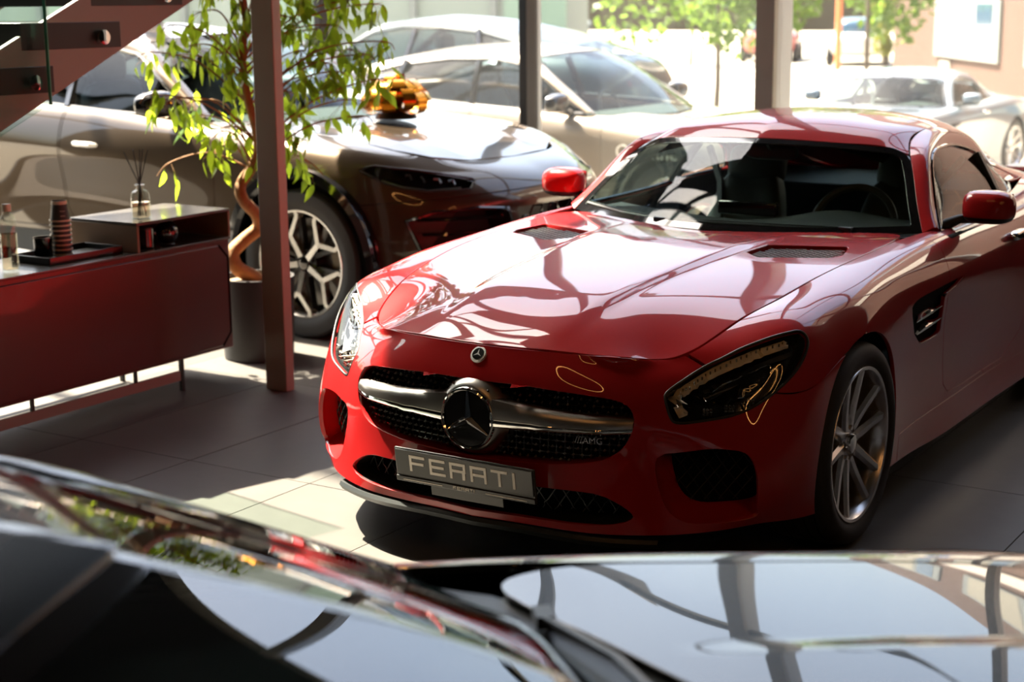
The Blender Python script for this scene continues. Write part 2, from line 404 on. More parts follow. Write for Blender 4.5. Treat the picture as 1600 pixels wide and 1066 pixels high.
# the red coupe: x to its left, y to its tail, z up, origin on the ground under the front axle
COUPE_WRAP = [
 [(0,-0.885,0.185),(0,-0.9,0.25),(0,-0.905,0.36),(0,-0.903,0.48),(0,-0.893,0.57),(0,-0.876,0.63),(0,-0.857,0.668),(0,-0.841,0.695),(0,-0.827,0.72)],
 [(0.2,-0.872,0.188),(0.2,-0.886,0.25),(0.2,-0.89,0.36),(0.2,-0.886,0.48),(0.199,-0.874,0.57),(0.195,-0.859,0.628),(0.19,-0.842,0.665),(0.185,-0.827,0.693),(0.18,-0.813,0.719)],
 [(0.41,-0.86,0.193),(0.41,-0.857,0.26),(0.405,-0.85,0.36),(0.4,-0.845,0.48),(0.393,-0.833,0.57),(0.384,-0.815,0.623),(0.37,-0.797,0.658),(0.355,-0.78,0.686),(0.34,-0.768,0.713)],
 [(0.545,-0.815,0.197),(0.548,-0.806,0.26),(0.543,-0.797,0.36),(0.532,-0.79,0.48),(0.52,-0.776,0.57),(0.506,-0.756,0.618),(0.487,-0.737,0.653),(0.465,-0.722,0.68),(0.44,-0.732,0.709)],
 [(0.665,-0.738,0.2),(0.668,-0.73,0.26),(0.67,-0.718,0.36),(0.66,-0.703,0.48),(0.645,-0.686,0.57),(0.628,-0.667,0.618),(0.603,-0.65,0.655),(0.57,-0.64,0.68),(0.525,-0.648,0.697)],
 [(0.758,-0.649,0.205),(0.783,-0.651,0.26),(0.796,-0.646,0.36),(0.79,-0.622,0.48),(0.766,-0.602,0.57),(0.734,-0.583,0.63),(0.691,-0.57,0.672),(0.637,-0.568,0.7),(0.588,-0.59,0.709)],
 [(0.821,-0.567,0.21),(0.851,-0.572,0.27),(0.868,-0.565,0.37),(0.868,-0.538,0.48),(0.853,-0.515,0.575),(0.824,-0.496,0.655),(0.773,-0.484,0.718),(0.7,-0.475,0.742),(0.632,-0.476,0.749)],
 [(0.868,-0.464,0.2),(0.895,-0.463,0.27),(0.912,-0.457,0.37),(0.917,-0.43,0.48),(0.91,-0.405,0.59),(0.886,-0.384,0.705),(0.835,-0.369,0.772),(0.753,-0.352,0.795),(0.664,-0.338,0.79)],
 [(0.907,-0.33,0.19),(0.917,-0.32,0.27),(0.926,-0.3,0.37),(0.93,-0.27,0.48),(0.926,-0.248,0.595),(0.907,-0.228,0.715),(0.862,-0.21,0.79),(0.786,-0.2,0.82),(0.694,-0.18,0.817)],
 [(0.917,-0.06,0.175),(0.93,-0.05,0.27),(0.938,-0.04,0.37),(0.942,-0.03,0.48),(0.94,-0.01,0.6),(0.928,0,0.725),(0.886,0.02,0.808),(0.81,0.03,0.842),(0.718,0.05,0.849)],
 [(0.905,0.27,0.165),(0.915,0.28,0.27),(0.918,0.29,0.38),(0.918,0.3,0.49),(0.919,0.31,0.6),(0.917,0.32,0.72),(0.89,0.33,0.815),(0.818,0.34,0.86),(0.734,0.35,0.871)],
 [(0.895,0.55,0.16),(0.895,0.55,0.27),(0.895,0.55,0.38),(0.896,0.55,0.49),(0.901,0.56,0.6),(0.914,0.56,0.715),(0.9,0.57,0.808),(0.832,0.58,0.868),(0.742,0.59,0.882)],
 [(0.9,0.85,0.15),(0.888,0.85,0.27),(0.884,0.85,0.38),(0.889,0.85,0.49),(0.899,0.85,0.6),(0.919,0.85,0.71),(0.912,0.85,0.795),(0.856,0.85,0.868),(0.758,0.85,0.893)],
 [(0.905,1.2,0.15),(0.884,1.2,0.27),(0.88,1.2,0.38),(0.888,1.2,0.49),(0.9,1.2,0.6),(0.921,1.2,0.705),(0.918,1.2,0.79),(0.868,1.2,0.866),(0.792,1.2,0.893)],
 [(0.905,1.7,0.15),(0.882,1.7,0.27),(0.88,1.7,0.38),(0.892,1.7,0.49),(0.909,1.7,0.6),(0.928,1.7,0.705),(0.925,1.7,0.8),(0.873,1.7,0.872),(0.79,1.7,0.9)],
 [(0.915,2.15,0.15),(0.91,2.15,0.27),(0.916,2.15,0.38),(0.93,2.15,0.5),(0.945,2.15,0.62),(0.952,2.15,0.73),(0.938,2.15,0.83),(0.875,2.15,0.9),(0.77,2.15,0.927)],
 [(0.93,2.63,0.16),(0.95,2.63,0.27),(0.96,2.63,0.39),(0.966,2.63,0.51),(0.968,2.63,0.63),(0.962,2.63,0.75),(0.928,2.63,0.86),(0.84,2.63,0.925),(0.69,2.63,0.947)],
 [(0.925,3.05,0.18),(0.94,3.05,0.28),(0.945,3.05,0.4),(0.946,3.05,0.52),(0.942,3.05,0.64),(0.93,3.05,0.75),(0.888,3.05,0.845),(0.775,3.05,0.895),(0.6,3.05,0.915)],
 [(0.85,3.42,0.25),(0.87,3.42,0.33),(0.87,3.42,0.43),(0.866,3.42,0.54),(0.856,3.42,0.64),(0.84,3.42,0.74),(0.797,3.4,0.82),(0.69,3.36,0.858),(0.52,3.3,0.873)],
 [(0.55,3.6,0.27),(0.56,3.61,0.35),(0.56,3.62,0.45),(0.556,3.62,0.55),(0.55,3.615,0.65),(0.54,3.6,0.75),(0.515,3.55,0.822),(0.445,3.46,0.86),(0.35,3.38,0.877)],
 [(0,3.63,0.27),(0,3.65,0.35),(0,3.66,0.45),(0,3.665,0.55),(0,3.66,0.65),(0,3.64,0.75),(0,3.585,0.828),(0,3.49,0.866),(0,3.4,0.885)],
]
def superell(b, c, d, e1=.5, e2=.5, nu=24, nv=14, R=None, fn=None):
    """rounded-box like solid, half sizes d"""
    pw = lambda v, e: math.copysign(abs(v)**e, v); V, F = [], []
    for i in range(nv+1):
        a = -PI/2 + PI*i/nv
        for k in range(nu):
            q = 2*PI*k/nu
            p = Vector((d[0]*pw(math.cos(a), e1)*pw(math.cos(q), e2), d[1]*pw(math.cos(a), e1)*pw(math.sin(q), e2), d[2]*pw(math.sin(a), e1)))
            if fn: p = Vector(fn(p))
            if R is not None: p = R @ p
            V.append(p + Vector(c))
    for i in range(nv):
        for k in range(nu): F.append((i*nu+k, i*nu+(k+1) % nu, (i+1)*nu+(k+1) % nu, (i+1)*nu+k))
    return b.add(V, F)
def letters(word, h, th=.17, w=1.1, gap=.32):
    """square-cut capitals as flat bars: returns rectangles (x0, z0, x1, z1), centred"""
    G = {'F': [(0, 0, th, 1), (th, 1-th, w, 1), (th, .42, w*.92, .42+th)], 'E': [(0, 0, th, 1), (th, 1-th, w, 1), (th, .42, w*.92, .42+th), (th, 0, w, th)],
         'R': [(0, 0, th, 1), (th, 1-th, w, 1), (w-th, .42, w, 1-th), (th, .42, w-th, .42+th), (w-th*1.5, 0, w-th*.3, .42)],
         'A': [(0, 0, th, 1), (th, 1-th, w, 1), (w-th, 0, w, 1-th), (th, .38, w-th, .38+th)], 'T': [(0, 1-th, w, 1), (w/2-th/2, 0, w/2+th/2, 1-th)], 'I': [(0, 0, th, 1)]}
    x, R = 0, []
    for c in word:
        R += [(a+x, b, d+x, e) for a, b, d, e in G[c]]; x += (th if c == 'I' else w) + gap
    x -= gap
    return [((a-x/2)*h, (b-.5)*h, (d-x/2)*h, (e-.5)*h) for a, b, d, e in R]
def wheel_spec(R=.335, rim=.258, wid=.25):
    t = B(); pr = [(rim-.004, -.014), (rim+.010, -.001), (rim+(R-rim)*.45, .006), (R-.016, -.002), (R-.005, -.016), (R-.001, -.03)]
    for k in range(5):
        h = -.045-k*(wid-.07)/4.5
        pr += [(R, h+.018), (R, h+.004), (R-.007, h+.003), (R-.007, h-.003), (R, h-.004)]
    pr += [(R-.005, -wid+.02), (R-.016, -wid+.004), (rim+.02, -wid), (rim-.006, -wid+.01)]
    t.lathe(pr, 64, ax='x', closed=True); return t.mesh('wheel', 40)
def make_wheels(root, hubs, kind, R=.335, rim=.258, wid=.25, M1=None, M2=None):
    tyre = wheel_spec(R, rim, wid)
    b = B(); b.lathe([(rim-.002, -.004), (rim+.002, -.010), (rim-.006, -.016), (rim-.012, -.022), (rim-.02, -.06), (rim-.026, -wid+.01), (rim-.034, -wid+.01), (rim-.03, -.06), (rim-.022, -.02), (rim-.012, -.006)], 64, ax='x', closed=True)
    rimm = b.mesh('rim', 40)
    b = B(); b.lathe([(rim*.80, -.12), (rim*.80, -.15), (.07, -.15), (.07, -.12)], 40, ax='x', closed=True); disc = b.mesh('brake_disc', 30)
    b = B(); b.prism([(rim*.55*math.cos(a), rim*.55*math.sin(a)) for a in np.linspace(-.55, .55, 7)] + [(rim*.88*math.cos(a), rim*.88*math.sin(a)) for a in np.linspace(.5, -.5, 7)], lambda y, z: (-.085, y, z), lambda y, z: (-.165, y, z)); cal = b.mesh('brake_caliper', 30)
    b = B(); b.lathe([(.0, -.026), (.02, -.026), (.030, -.029), (.033, -.036), (.033, -.09)], 24, ax='x'); cap = b.mesh('hub_cap', 30)
    b = B()
    for k in range(5):
        a = 2*PI*k/5+.3; b.lathe([(0, -.036), (.007, -.036), (.009, -.05)], 8, (0, .052*math.cos(a), .052*math.sin(a)), 'x')
    b.lathe([(.075, -.05), (.075, -.14), (0, -.14)], 24, ax='x'); b.lathe([(.0, -.048), (.068, -.05), (.075, -.056)], 24, ax='x'); hub = b.mesh('hub', 30)
    sp = []
    if kind == 'twin':
        for sg in (-1, 1):
            b = B(); V = []
            for t in np.linspace(0, 1, 6):
                r = .05 + (rim-.016-.05)*t; c = sg*(.021+.040*t**.9); w = .0205+.004*(1-t)**2-.001*t; x = -.042+.030*t**1.3; dp = .05+.012*(1-t)
                V.append([(x-.010, c-w, r), (x, c-w*.45, r), (x, c+w*.45, r), (x-.010, c+w, r), (x-dp, c+w*.8, r), (x-dp, c-w*.8, r), (x-.010, c-w, r)])
            b.grid(V, True); b.add(V[0][:6], [(0, 1, 2, 3, 4, 5)]); b.add(V[-1][:6], [(5, 4, 3, 2, 1, 0)]); sp.append(b.mesh('spoke', 25))
    else:                                                   # forked spoke with a machined face
        rr = rim-.012
        def bar(p, q, w0, w1, x0, x1, d=.045):
            bb = B(); V = []
            for t in (0, 1):
                y = p[0]+(q[0]-p[0])*t; z = p[1]+(q[1]-p[1])*t; w = w0+(w1-w0)*t; x = x0+(x1-x0)*t
                dn = Vector((q[1]-p[1], -(q[0]-p[0]))).normalized()
                V.append([(x, y-dn.x*w, z-dn.y*w), (x, y+dn.x*w, z+dn.y*w), (x-d, y+dn.x*w*.7, z+dn.y*w*.7), (x-d, y-dn.x*w*.7, z-dn.y*w*.7), (x, y-dn.x*w, z-dn.y*w)])
            bb.grid(V); bb.add(V[0][:4], [(3, 2, 1, 0)]); bb.add(V[1][:4], [(0, 1, 2, 3)]); return bb
        b = B()
        for q in (bar((0, .04), (0, rr*.60), .017, .013, -.03, -.014), bar((0, rr*.58), (rr*.36, rr*.86), .013, .011, -.014, -.006), bar((0, rr*.58), (-rr*.36, rr*.86), .013, .011, -.014, -.006),
                  bar((rr*.36, rr*.85), (rr*.36, rr*.94), .011, .010, -.006, -.004), bar((-rr*.36, rr*.85), (-rr*.36, rr*.94), .011, .010, -.006, -.004)): b.add(q.v, q.f)
        sp.append(b.mesh('spoke', 25))
        b = B()
        for sg in (-1, 1): q = bar((sg*.03, .05), (sg*rr*.26, rr*.97), .012, .014, -.055, -.03); b.add(q.v, q.f)
        dk = b.mesh('spoke_back', 25)
    m1, m2 = M1 or ALLOY, M2 or ALLOY_DARK
    for i, (hx, hy, hz) in enumerate(hubs):
        w = link('wheel', tyre if i == 0 else tyre, root, [] if i else RUBBER); w.location = (hx, hy, hz)
        w.rotation_euler = (0 if hx > 0 else 0, 0, 0 if hx > 0 else PI)
        def pt(n, me, mm, rx=0):
            o = link(n, me, w, [] if len(me.materials) else mm); o.rotation_euler = (rx, 0, 0); return o
        pt('rim', rimm, m1); pt('brake_disc', disc, DISC); pt('brake_caliper', cal, CALIPER, 0 if hx < 0 else PI); pt('hub_cap', cap, CHROME if kind == 'twin' else DCHROME); pt('hub', hub, m1 if kind == 'twin' else m2)
        for k in range(5):
            a = 2*PI*k/5 + (.12 if kind == 'twin' else .45)
            for s_ in sp: pt('spoke', s_, m1, a)
            if kind != 'twin': pt('spoke_back', dk, m2, a+PI/5)

def make_coupe(plain=False):
    root = empty('sports_car')
    P = surf(np.array(COUPE_WRAP), 190, 60); Wm = mirror(gmesh(P)); skin = Wm
    sz = lambda V: np.stack([.6*np.abs(V[:, 0])+.8*V[:, 1], V[:, 2]], 1)
    xz = lambda V: np.stack([np.abs(V[:, 0]), V[:, 2]], 1); yz = lambda V: V[:, 1:]
    half = lambda V: (V[:, 0] > -.03)
    fx = on_surface(Wm, lambda V: half(V) & (V[:, 1] < -.25), xz); fs = on_surface(Wm, lambda V: half(V) & (V[:, 1] < -.1), sz)
    fy = on_surface(Wm, lambda V: (V[:, 0] > .7) & (V[:, 2] < .9), yz)
    GR = smooth_poly([(.0, .622), (.16, .622), (.30, .614), (.42, .604), (.475, .592), (.502, .571), (.515, .540), (.511, .498), (.490, .455), (.450, .423), (.395, .407), (.30, .394), (.16, .386), (0, .384)], 4, False)
    GRC = np.r_[GR, GR[::-1][1:-1]*[-1, 1]]
    IN = smooth_poly([(.577, .424), (.65, .446), (.72, .455), (.785, .449), (.815, .428), (.832, .388), (.838, .332), (.834, .275), (.822, .238), (.745, .229), (.66, .235), (.605, .29)], 5)
    LO = smooth_poly([(0, .318), (.24, .318), (.36, .318), (.43, .312), (.485, .290), (.530, .252), (.485, .226), (.36, .214), (.2, .209), (0, .207)], 3, False)
    LOC = np.r_[LO, LO[::-1][1:-1]*[-1, 1]]
    LA = smooth_poly([(-.227, .600), (-.205, .624), (-.144, .654), (-.088, .678), (-.024, .702), (.038, .727), (.118, .753), (.178, .766), (.226, .768), (.243, .747), (.228, .716), (.178, .665), (.111, .617), (.035, .577), (-.044, .549), (-.144, .533), (-.199, .530), (-.219, .545)], 4)
    VE = [(.488, .712), (.55, .726), (.613, .730), (.873, .738), (1.045, .741), (.973, .714), (.84, .694), (.868, .62), (.872, .545), (.76, .542), (.65, .546), (.56, .60), (.505, .67)]
    LAx = LA; big = 9.
    front = lambda V, lim: np.where(V[:, 1] < lim, 0, big)
    sgn = lambda V, P: np.stack([V[:, 0], V[:, 2]], 1)
    # openings
    def openings(m, grow=0):
        for cy, cz, r in ((.008, .335, .37), (2.63, .34, .375)):
            m = cut(m, lambda V: np.maximum(np.hypot(V[:, 1]-cy, V[:, 2]-cz)-(r+grow), .62-np.abs(V[:, 0])))[1]
        m = cut(m, lambda V: np.maximum(sdpoly(sgn(V, 0), GRC)-grow, V[:, 1]+.5))[1]
        m = cut(m, lambda V: np.maximum(sdpoly(sgn(V, 0), LOC)-grow, V[:, 1]+.5))[1]
        m = cut(m, lambda V: np.maximum(sdpoly(xz(V), IN)-grow, V[:, 1]+.42))[1]
        return m
    shell = openings(M(Wm.V-Wm.N*.022, Wm.N, Wm.F), .012)
    shell = cut(shell, lambda V: np.maximum(sdpoly(sz(V), LA)-.004, V[:, 1]+.12))[1]
    panel('body_shell', shell, DARK, root, rim=0)
    m = openings(Wm)
    lens, m = cut(m, lambda V: np.maximum(sdpoly(sz(V), LA), V[:, 1]+.12))
    m = cut(m, lambda V: np.maximum(sdpoly(yz(V), VE), .6-np.abs(V[:, 0])))[1]
    g = .0022
    def gap(m, fn):
        a, b = cut(m, fn); a = cut(a, lambda V: fn(V)+g)[0]; b = cut(b, lambda V: fn(V)-g)[1]; return a, b
    A_, B_, C_ = np.array((.586, -.595, .708)), np.array((.69, -.555, .668)), np.array((.925, -.25, .640))
    nn = np.cross(B_-A_, C_-A_); nn /= np.linalg.norm(nn); nn *= -np.sign(nn[2])*-1
    ab = lambda V: np.c_[np.abs(V[:, 0]), V[:, 1:]]
    bump, m = gap(m, lambda V: np.maximum((ab(V)-A_) @ nn, V[:, 1]-.01))
    panel('front_bumper', bump, RED, root)
    DO = [(.905, .93), (.905, .866), (.876, .82), (.872, .757), (.880, .68), (.903, .62), (.94, .47), (.975, .33), (1.03, .29), (1.2, .283), (1.75, .283), (1.95, .36), (2.06, .55), (2.07, .75), (2.02, .95)]
    door, m = gap(m, lambda V: np.maximum(sdpoly(yz(V), DO), .5-np.abs(V[:, 0])))
    skirt, m = gap(m, lambda V: np.maximum(np.maximum(V[:, 2]-.262, .44-V[:, 1]), V[:, 1]-2.24))
    tail, m = gap(m, lambda V: np.maximum(3.08-V[:, 1], V[:, 2]-.70))
    fend, quar = gap(m, lambda V: V[:, 1]-1.5)
    for nm, q in (('door', door), ('side_skirt', skirt), ('front_fender', fend), ('rear_fender', quar)):
        for h in sides(q): panel(nm, h, RED, root)
    panel('rear_bumper', tail, RED, root)
    doors = [o for o in root.children if o.name.startswith('door')]
    # bonnet
    HO = [(0, -.818), (.18, -.804), (.335, -.762), (.435, -.726), (.515, -.652), (.553, -.618), (.578, -.585), (.600, -.545), (.625, -.470), (.657, -.333), (.687, -.176), (.711, .05), (.727, .35), (.735, .59), (.738, .78), (.715, .915), (.66, .955), (.55, .915), (.43, .85), (.30, .787), (.15, .715), (0, .665)]
    HOc = smooth_poly(HO + [(-x, y) for x, y in HO[-2:0:-1]], 3)
    edge = [(.0, -.827, .720), (.18, -.813, .719), (.34, -.768, .713), (.44, -.732, .709), (.525, -.648, .697), (.588, -.590, .709), (.632, -.476, .749), (.664, -.338, .790), (.694, -.18, .817), (.718, .05, .849), (.734, .35, .871), (.742, .59, .882), (.755, .85, .892), (.70, 1.0, .888)]
    inner = [(0, -.70, .768), (0, -.5, .816), (0, -.25, .847), (0, 0, .868), (0, .3, .884), (0, .6, .890), (0, .8, .889), (.20, -.72, .758), (.35, -.62, .765), (.36, -.45, .806), (.40, -.2, .838), (.42, .05, .861), (.43, .35, .880), (.40, .7, .890)]
    cp = [p for q in edge+inner for p in ([q] if q[0] == 0 else [q, (-q[0], q[1], q[2])])]
    T = tps(cp)
    def hz(Q):
        z = T(Q); x = np.abs(Q[:, 0]); y = Q[:, 1]
        r = .235+.10*np.clip((y+.75)/1.3, 0, 1.2)                    # two raised ribs running to the nose
        t = np.clip((r+.035-x)/.07, 0, 1); z = z + .011*(t*t*(3-2*t))*np.clip((y+.80)/.35, 0, 1)*np.clip((.75-y)/.35, 0, 1)
        return z
    H = sheet(hz, -.77, .77, -.86, .98, .0175)
    H = cut(H, lambda V: sdpoly(V, HOc)+.001)[0]
    VT = [(.355, .33), (.37, .49), (.64, .595), (.675, .44), (.655, .375), (.43, .262)]
    if not plain: vent, H = cut(H, lambda V: sdpoly(np.c_[np.abs(V[:, 0]), V[:, 1]], VT))
    hood = panel('hood', H, RED, root, rim=.02)
    for h in (() if plain else sides(vent)):
        s = 1 if h.V[:, 0].mean() > 0 else -1
        gr = panel('hood_vent', M(h.V-[0, 0, .022], h.N, h.F), DARK, hood, rim=0)
        b = B(); zf = lambda x, y: float(hz(np.array([[x, y]]))[0])
        inn = lambda x, y: sdpoly(np.array([[x, y]]), VT)[0] < -.008
        for k in range(-20, 40):
            for dx, dy in ((1, .62), (1, -.62)):
                pts = []
                for t in np.linspace(-.4, .4, 50):
                    x, y = .51+t*dx, .12+k*.026+t*dy
                    if inn(x, y): pts.append((s*x, y, zf(x, y)-.013))
                    elif pts: break
                if len(pts) > 1: b.tube([pts[0], pts[-1]], .0034, 4)
        if b.v: tag(b.obj('vent_mesh', SATIN, hood), kind='stuff')
        b = B(); q = smooth_poly(VT, 2)
        for i in range(len(q)):
            a, c = q[i-1], q[i]; za, zc = zf(*a), zf(*c)
            f = [(s*a[0], a[1], za-.001), (s*c[0], c[1], zc-.001), (s*c[0], c[1], zc-.024), (s*a[0], a[1], za-.024)]
            b.add(f, [(0, 1, 2, 3) if s < 0 else (3, 2, 1, 0)])
        b.obj('vent_frame', RED, hood)
    # nose openings: red returns, black meshes
    def tunnel(name, poly, f, off, shr, mt, par, both=True, back=None, closed=True):
        c = np.mean(poly, axis=0); r0 = np.array([f(p) for p in poly]); cen = r0.mean(0)
        for s in ((1, -1) if both else (1,)):
            b = B(); rings = []
            for t in (0, .12, .5, 1):
                q = cen + (r0-cen)*(1-shr*t) + np.array(off)*t
                if t == .12: q = cen + (r0-cen)*(1-shr*.02) + np.array(off)*.12
                rings.append([(s*p[0], p[1], p[2]) for p in q])
            rings = [r+[r[0]] for r in rings]
            b.grid(rings, s > 0); o = b.obj(name, mt, par)
            if back:
                k = B(); k.add(rings[-1][:-1], [tuple(range(len(rings[-1])-1))]); k.obj(back, DARK, o, ang=0)
        return r0
    def full(f): return lambda p: (f((abs(p[0]), p[1]))*np.array([1 if p[0] >= 0 else -1, 1, 1]))
    bumper = [o for o in root.children if o.name.startswith('front_bumper')][0]
    tunnel('grille_surround', GRC, full(fx), (0, .06, 0), .02, RED, bumper, False, 'grille_back')
    tunnel('intake_tunnel', IN, fx, (-.025, .085, .02), .17, RED, bumper, True, 'intake_back')
    tunnel('lower_intake', LOC, full(fx), (0, .10, .01), .10, BLACK, bumper, False, 'lower_back')
    def lattice(poly, f, dep, du, dv, slant, r, inset, name, par, mt, studs=None, mirrorx=False):
        b = B(); st = B(); lo = poly.min(0); hi = poly.max(0); rows = []
        def run(pts):
            seg = []
            for p in pts:
                if sdpoly(np.array([p]), poly)[0] < -inset: seg.append(p)
                elif len(seg) > 1: yield seg; seg = []
                else: seg = []
            if len(seg) > 1: yield seg
        ff = lambda p: Vector(f(p)) + Vector(dep)
        h = hi[1]-lo[1]; wd = hi[0]-lo[0]
        fam = []
        for x in np.arange(lo[0]-h*abs(slant), hi[0]+h*abs(slant), du): fam.append([(x+slant*(z-lo[1]), z) for z in np.linspace(lo[1], hi[1], 12)])
        if slant and dv is None:
            for x in np.arange(lo[0]-h*abs(slant), hi[0]+h*abs(slant), du): fam.append([(x-slant*(z-lo[1]), z) for z in np.linspace(lo[1], hi[1], 12)])
        if dv:
            for z in np.arange(lo[1], hi[1], dv): fam.append([(x, z) for x in np.linspace(lo[0], hi[0], 28)])
        for ln in fam:
            for sg in run(ln):
                pp = [ff(p) for p in sg]; b.tube(pp, r, 4)
        o = tag(b.obj(name, mt, par), kind='stuff')
        if studs:
            for x in np.arange(lo[0], hi[0], du):
                for j, z in enumerate(np.arange(lo[1], hi[1], dv)):
                    p = (x+(du/2 if j % 2 else 0), z)
                    if sdpoly(np.array([p]), poly)[0] < -inset:
                        q = ff(p); w = .0050
                        st.add([q+Vector((-w, 0, 0)), q+Vector((0, 0, -w*1.2)), q+Vector((w, 0, 0)), q+Vector((0, 0, w*1.2)), q+Vector((0, -.012, 0))], [(0, 1, 4), (1, 2, 4), (2, 3, 4), (3, 0, 4)])
            tag(st.obj('grille_stud', PINS, o, ang=0), kind='stuff')
        return o
    grille = lattice(GRC, full(fx), (0, .034, 0), .0265, .0185, 0, .0028, .004, 'grille', root, GLOSSBLK, True)
    for s in (1, -1):
        fs_ = (lambda p: fx(p)*np.array([s, 1, 1])); lattice(IN*.84+IN.mean(0)*.16, fs_, (-.022*s, .072, .018), .036, None, .7, .0022, .004, 'intake_mesh', bumper, BLACK)
    lattice(LOC, full(fx), (0, .07, .01), .045, None, .7, .0022, .006, 'lower_mesh', bumper, BLACK)
    # grille bar and star
    for s in (1, -1):
        b, c = B(), B(); R1, R2 = [], []
        for x in np.linspace(.085, .512, 14):
            t = (x-.085)/.427; y = fx((x, .52))[1]-.006+.02*max(0, t-.85)/.15; h = .024*(1-t)**2
            R1.append([(s*x, y+.03, .553+h-.004*t), (s*x, y-.002, .549+h-.006*t), (s*x, y-.012, .532+h*.4-.004*t), (s*x, y-.014, .514-.0*t), (s*x, y+.02, .511)])
            R2.append([(s*x, y-.011, .513), (s*x, y-.016, .508), (s*x, y-.013, .497-h*.3+.004*t), (s*x, y-.002, .492-h*.3+.004*t), (s*x, y+.02, .493-h*.3)])
        b.grid(R1, s < 0); b.obj('grille_bar', SATIN, grille, ang=60); c.grid(R2, s < 0); c.obj('grille_bar_trim', CHROME, grille, ang=60)
    b = B(); b.lathe([(.132, .065), (.124, .035), (.114, .014), (.104, .004), (.096, .0), (.0, .0)], 48, ax='y'); ho = b.obj('star_housing', SATIN, grille); ho.location = (0, -.905, .505)
    b = B(); b.lathe([(.0, .0), (.088, .0)], 48, ax='y'); ds = b.obj('star_disc', GLOSSBLK, grille); ds.location = (0, -.908, .505)
    b = B(); b.lathe([(.087, .006), (.0875, -.002), (.0915, -.0075), (.0965, -.004), (.0985, .004), (.0965, .01)], 64, ax='y', closed=True)
    for k in range(3):
        a = PI/2 + 2*PI*k/3; d = Vector((math.cos(a), 0, math.sin(a))); w = Vector((-d.z, 0, d.x)); o = Vector((0, -.001, 0))
        b.add([o-d*.004, o+w*.0125+d*.011, d*.088+w*.0022+o, d*.088-w*.0022+o, o-w*.0125+d*.011, Vector((0, -.012, 0)), d*.088+Vector((0, -.004, 0))], [(0, 1, 5), (1, 2, 6, 5), (3, 4, 5, 6), (4, 0, 5)])
    em = b.obj('star_emblem', CHROME, grille, ang=25); em.location = (0, -.909, .505)
    b = B(); b.lathe([(.0, -.004), (.026, -.003), (.028, .0), (.028, .01)], 32, ax='y'); bd = b.obj('hood_badge', BADGE, bumper); bd.location = (0, -.842, .694); bd.rotation_euler = (math.radians(-38), 0, 0)
    b = B(); b.lathe([(.0, -.0045), (.020, -.0045)], 24, ax='y'); q = b.obj('badge_face', PLATE, bd)
    b = B()
    for k in range(3):
        a = PI/2+2*PI*k/3; d = Vector((math.cos(a), 0, math.sin(a)))*.018; w = Vector((-d.z, 0, d.x))*.16; o = Vector((0, -.0055, 0)); b.add([o-w, o+d, o+w, o-d*.15], [(0, 1, 2, 3)])
    b.obj('badge_star', BADGE, bd, ang=0)
    me = text_mesh('grille_lettering', '///AMG', .028, .002); o = link('grille_lettering', me, grille, CHROME); p = fx((.40, .478)); o.location = (p[0], p[1]-.014, .478); o.rotation_euler = (PI/2, 0, math.radians(20))
    # number plate
    pl_ = empty('number_plate'); pl_.parent = root; pl_.location = (0, -.936, .330); pl_.rotation_euler = (math.radians(8), 0, 0)
    b = B(); b.box((0, .006, 0), (.52, .010, .115)); b.obj('plate_holder', PLATE, pl_, bevel=.006, seg=3)
    b = B(); b.box((0, -.001, .012), (.508, .004, .082)); b.obj('plate_face', PLATE, pl_, bevel=.0015)
    b = B(); b.box((0, -.001, -.0455), (.516, .006, .018)); b.obj('plate_lip', PLATE, pl_, bevel=.002)
    b = B(); b.box((.0, .014, -.066), (.27, .012, .05)); b.obj('plate_bracket', PLATE, pl_, bevel=.002)
    b = B()
    for x0, z0, x1, z1 in letters('FERATI', .054): b.box(((x0+x1)/2-.004, -.0035, (z0+z1)/2+.012), (x1-x0, .002, z1-z0))
    b.obj('plate_lettering', PLATETXT, pl_)
    b = B()
    for x0, z0, x1, z1 in letters('FERATI', .011): b.box(((x0+x1)/2, -.0045, (z0+z1)/2-.0455), (x1-x0, .002, z1-z0))
    for s in (1, -1): b.box((s*.155, -.0045, -.0465), (.15, .002, .0025))
    b.obj('lip_lettering', PLATETXT, pl_)
    b = B(); b.box((0, -.882, .352), (.34, .05, .03)); b.obj('plate_mount', BLACK, root, bevel=.006)
    # splitter
    xs = np.linspace(-.60, .60, 41); R = []
    lipf = spl(np.array([0, .2, .41, .545, .665, .70]), np.array([-.885, -.872, -.860, -.815, -.738, -.70]), np.abs(xs))
    for x, y in zip(xs, lipf): R.append([(x, y+.10, .185), (x, y-.004, .183), (x, y-.012, .172), (x, y+.004, .153), (x, y+.10, .15)])
    b = B(); b.grid(R); b.obj('front_splitter', BLACK, root, ang=30)
    # head lamps
    for h in sides(lens):
        s = 1 if h.V[:, 0].mean() > 0 else -1
        ln = panel('headlamp', M(h.V+h.N*.001, h.N, h.F), LENS, root, rim=0)
        panel('lamp_housing', M(h.V-h.N*.045, h.N, h.F), GLOSSBLK, ln, rim=0)
        N0 = on_surface(M(np.c_[h.V], h.N, h.F), lambda V: np.ones(len(V), bool), lambda V: np.stack([.6*s*V[:, 0]+.8*V[:, 1], V[:, 2]], 1))
        axv = np.stack([.6*s*h.V[:, 0]+.8*h.V[:, 1], h.V[:, 2]], 1)
        def at(p, d):
            k = np.argmin(((axv-np.asarray(p))**2).sum(1)); q = N0(p); return Vector(q - h.N[k]*d)
        b = B(); q = [at(p, .002) for p in LA]; b.tube(q, .0045, 6, closed=True); b.obj('lamp_seal', BLACK, ln)
        b = B(); q = [at(p, 0.0) for p in LA]; r = [at(p, .05) for p in LA]; b.grid([q+[q[0]], r+[r[0]]]); b.obj('lamp_wall', BLACK, ln)
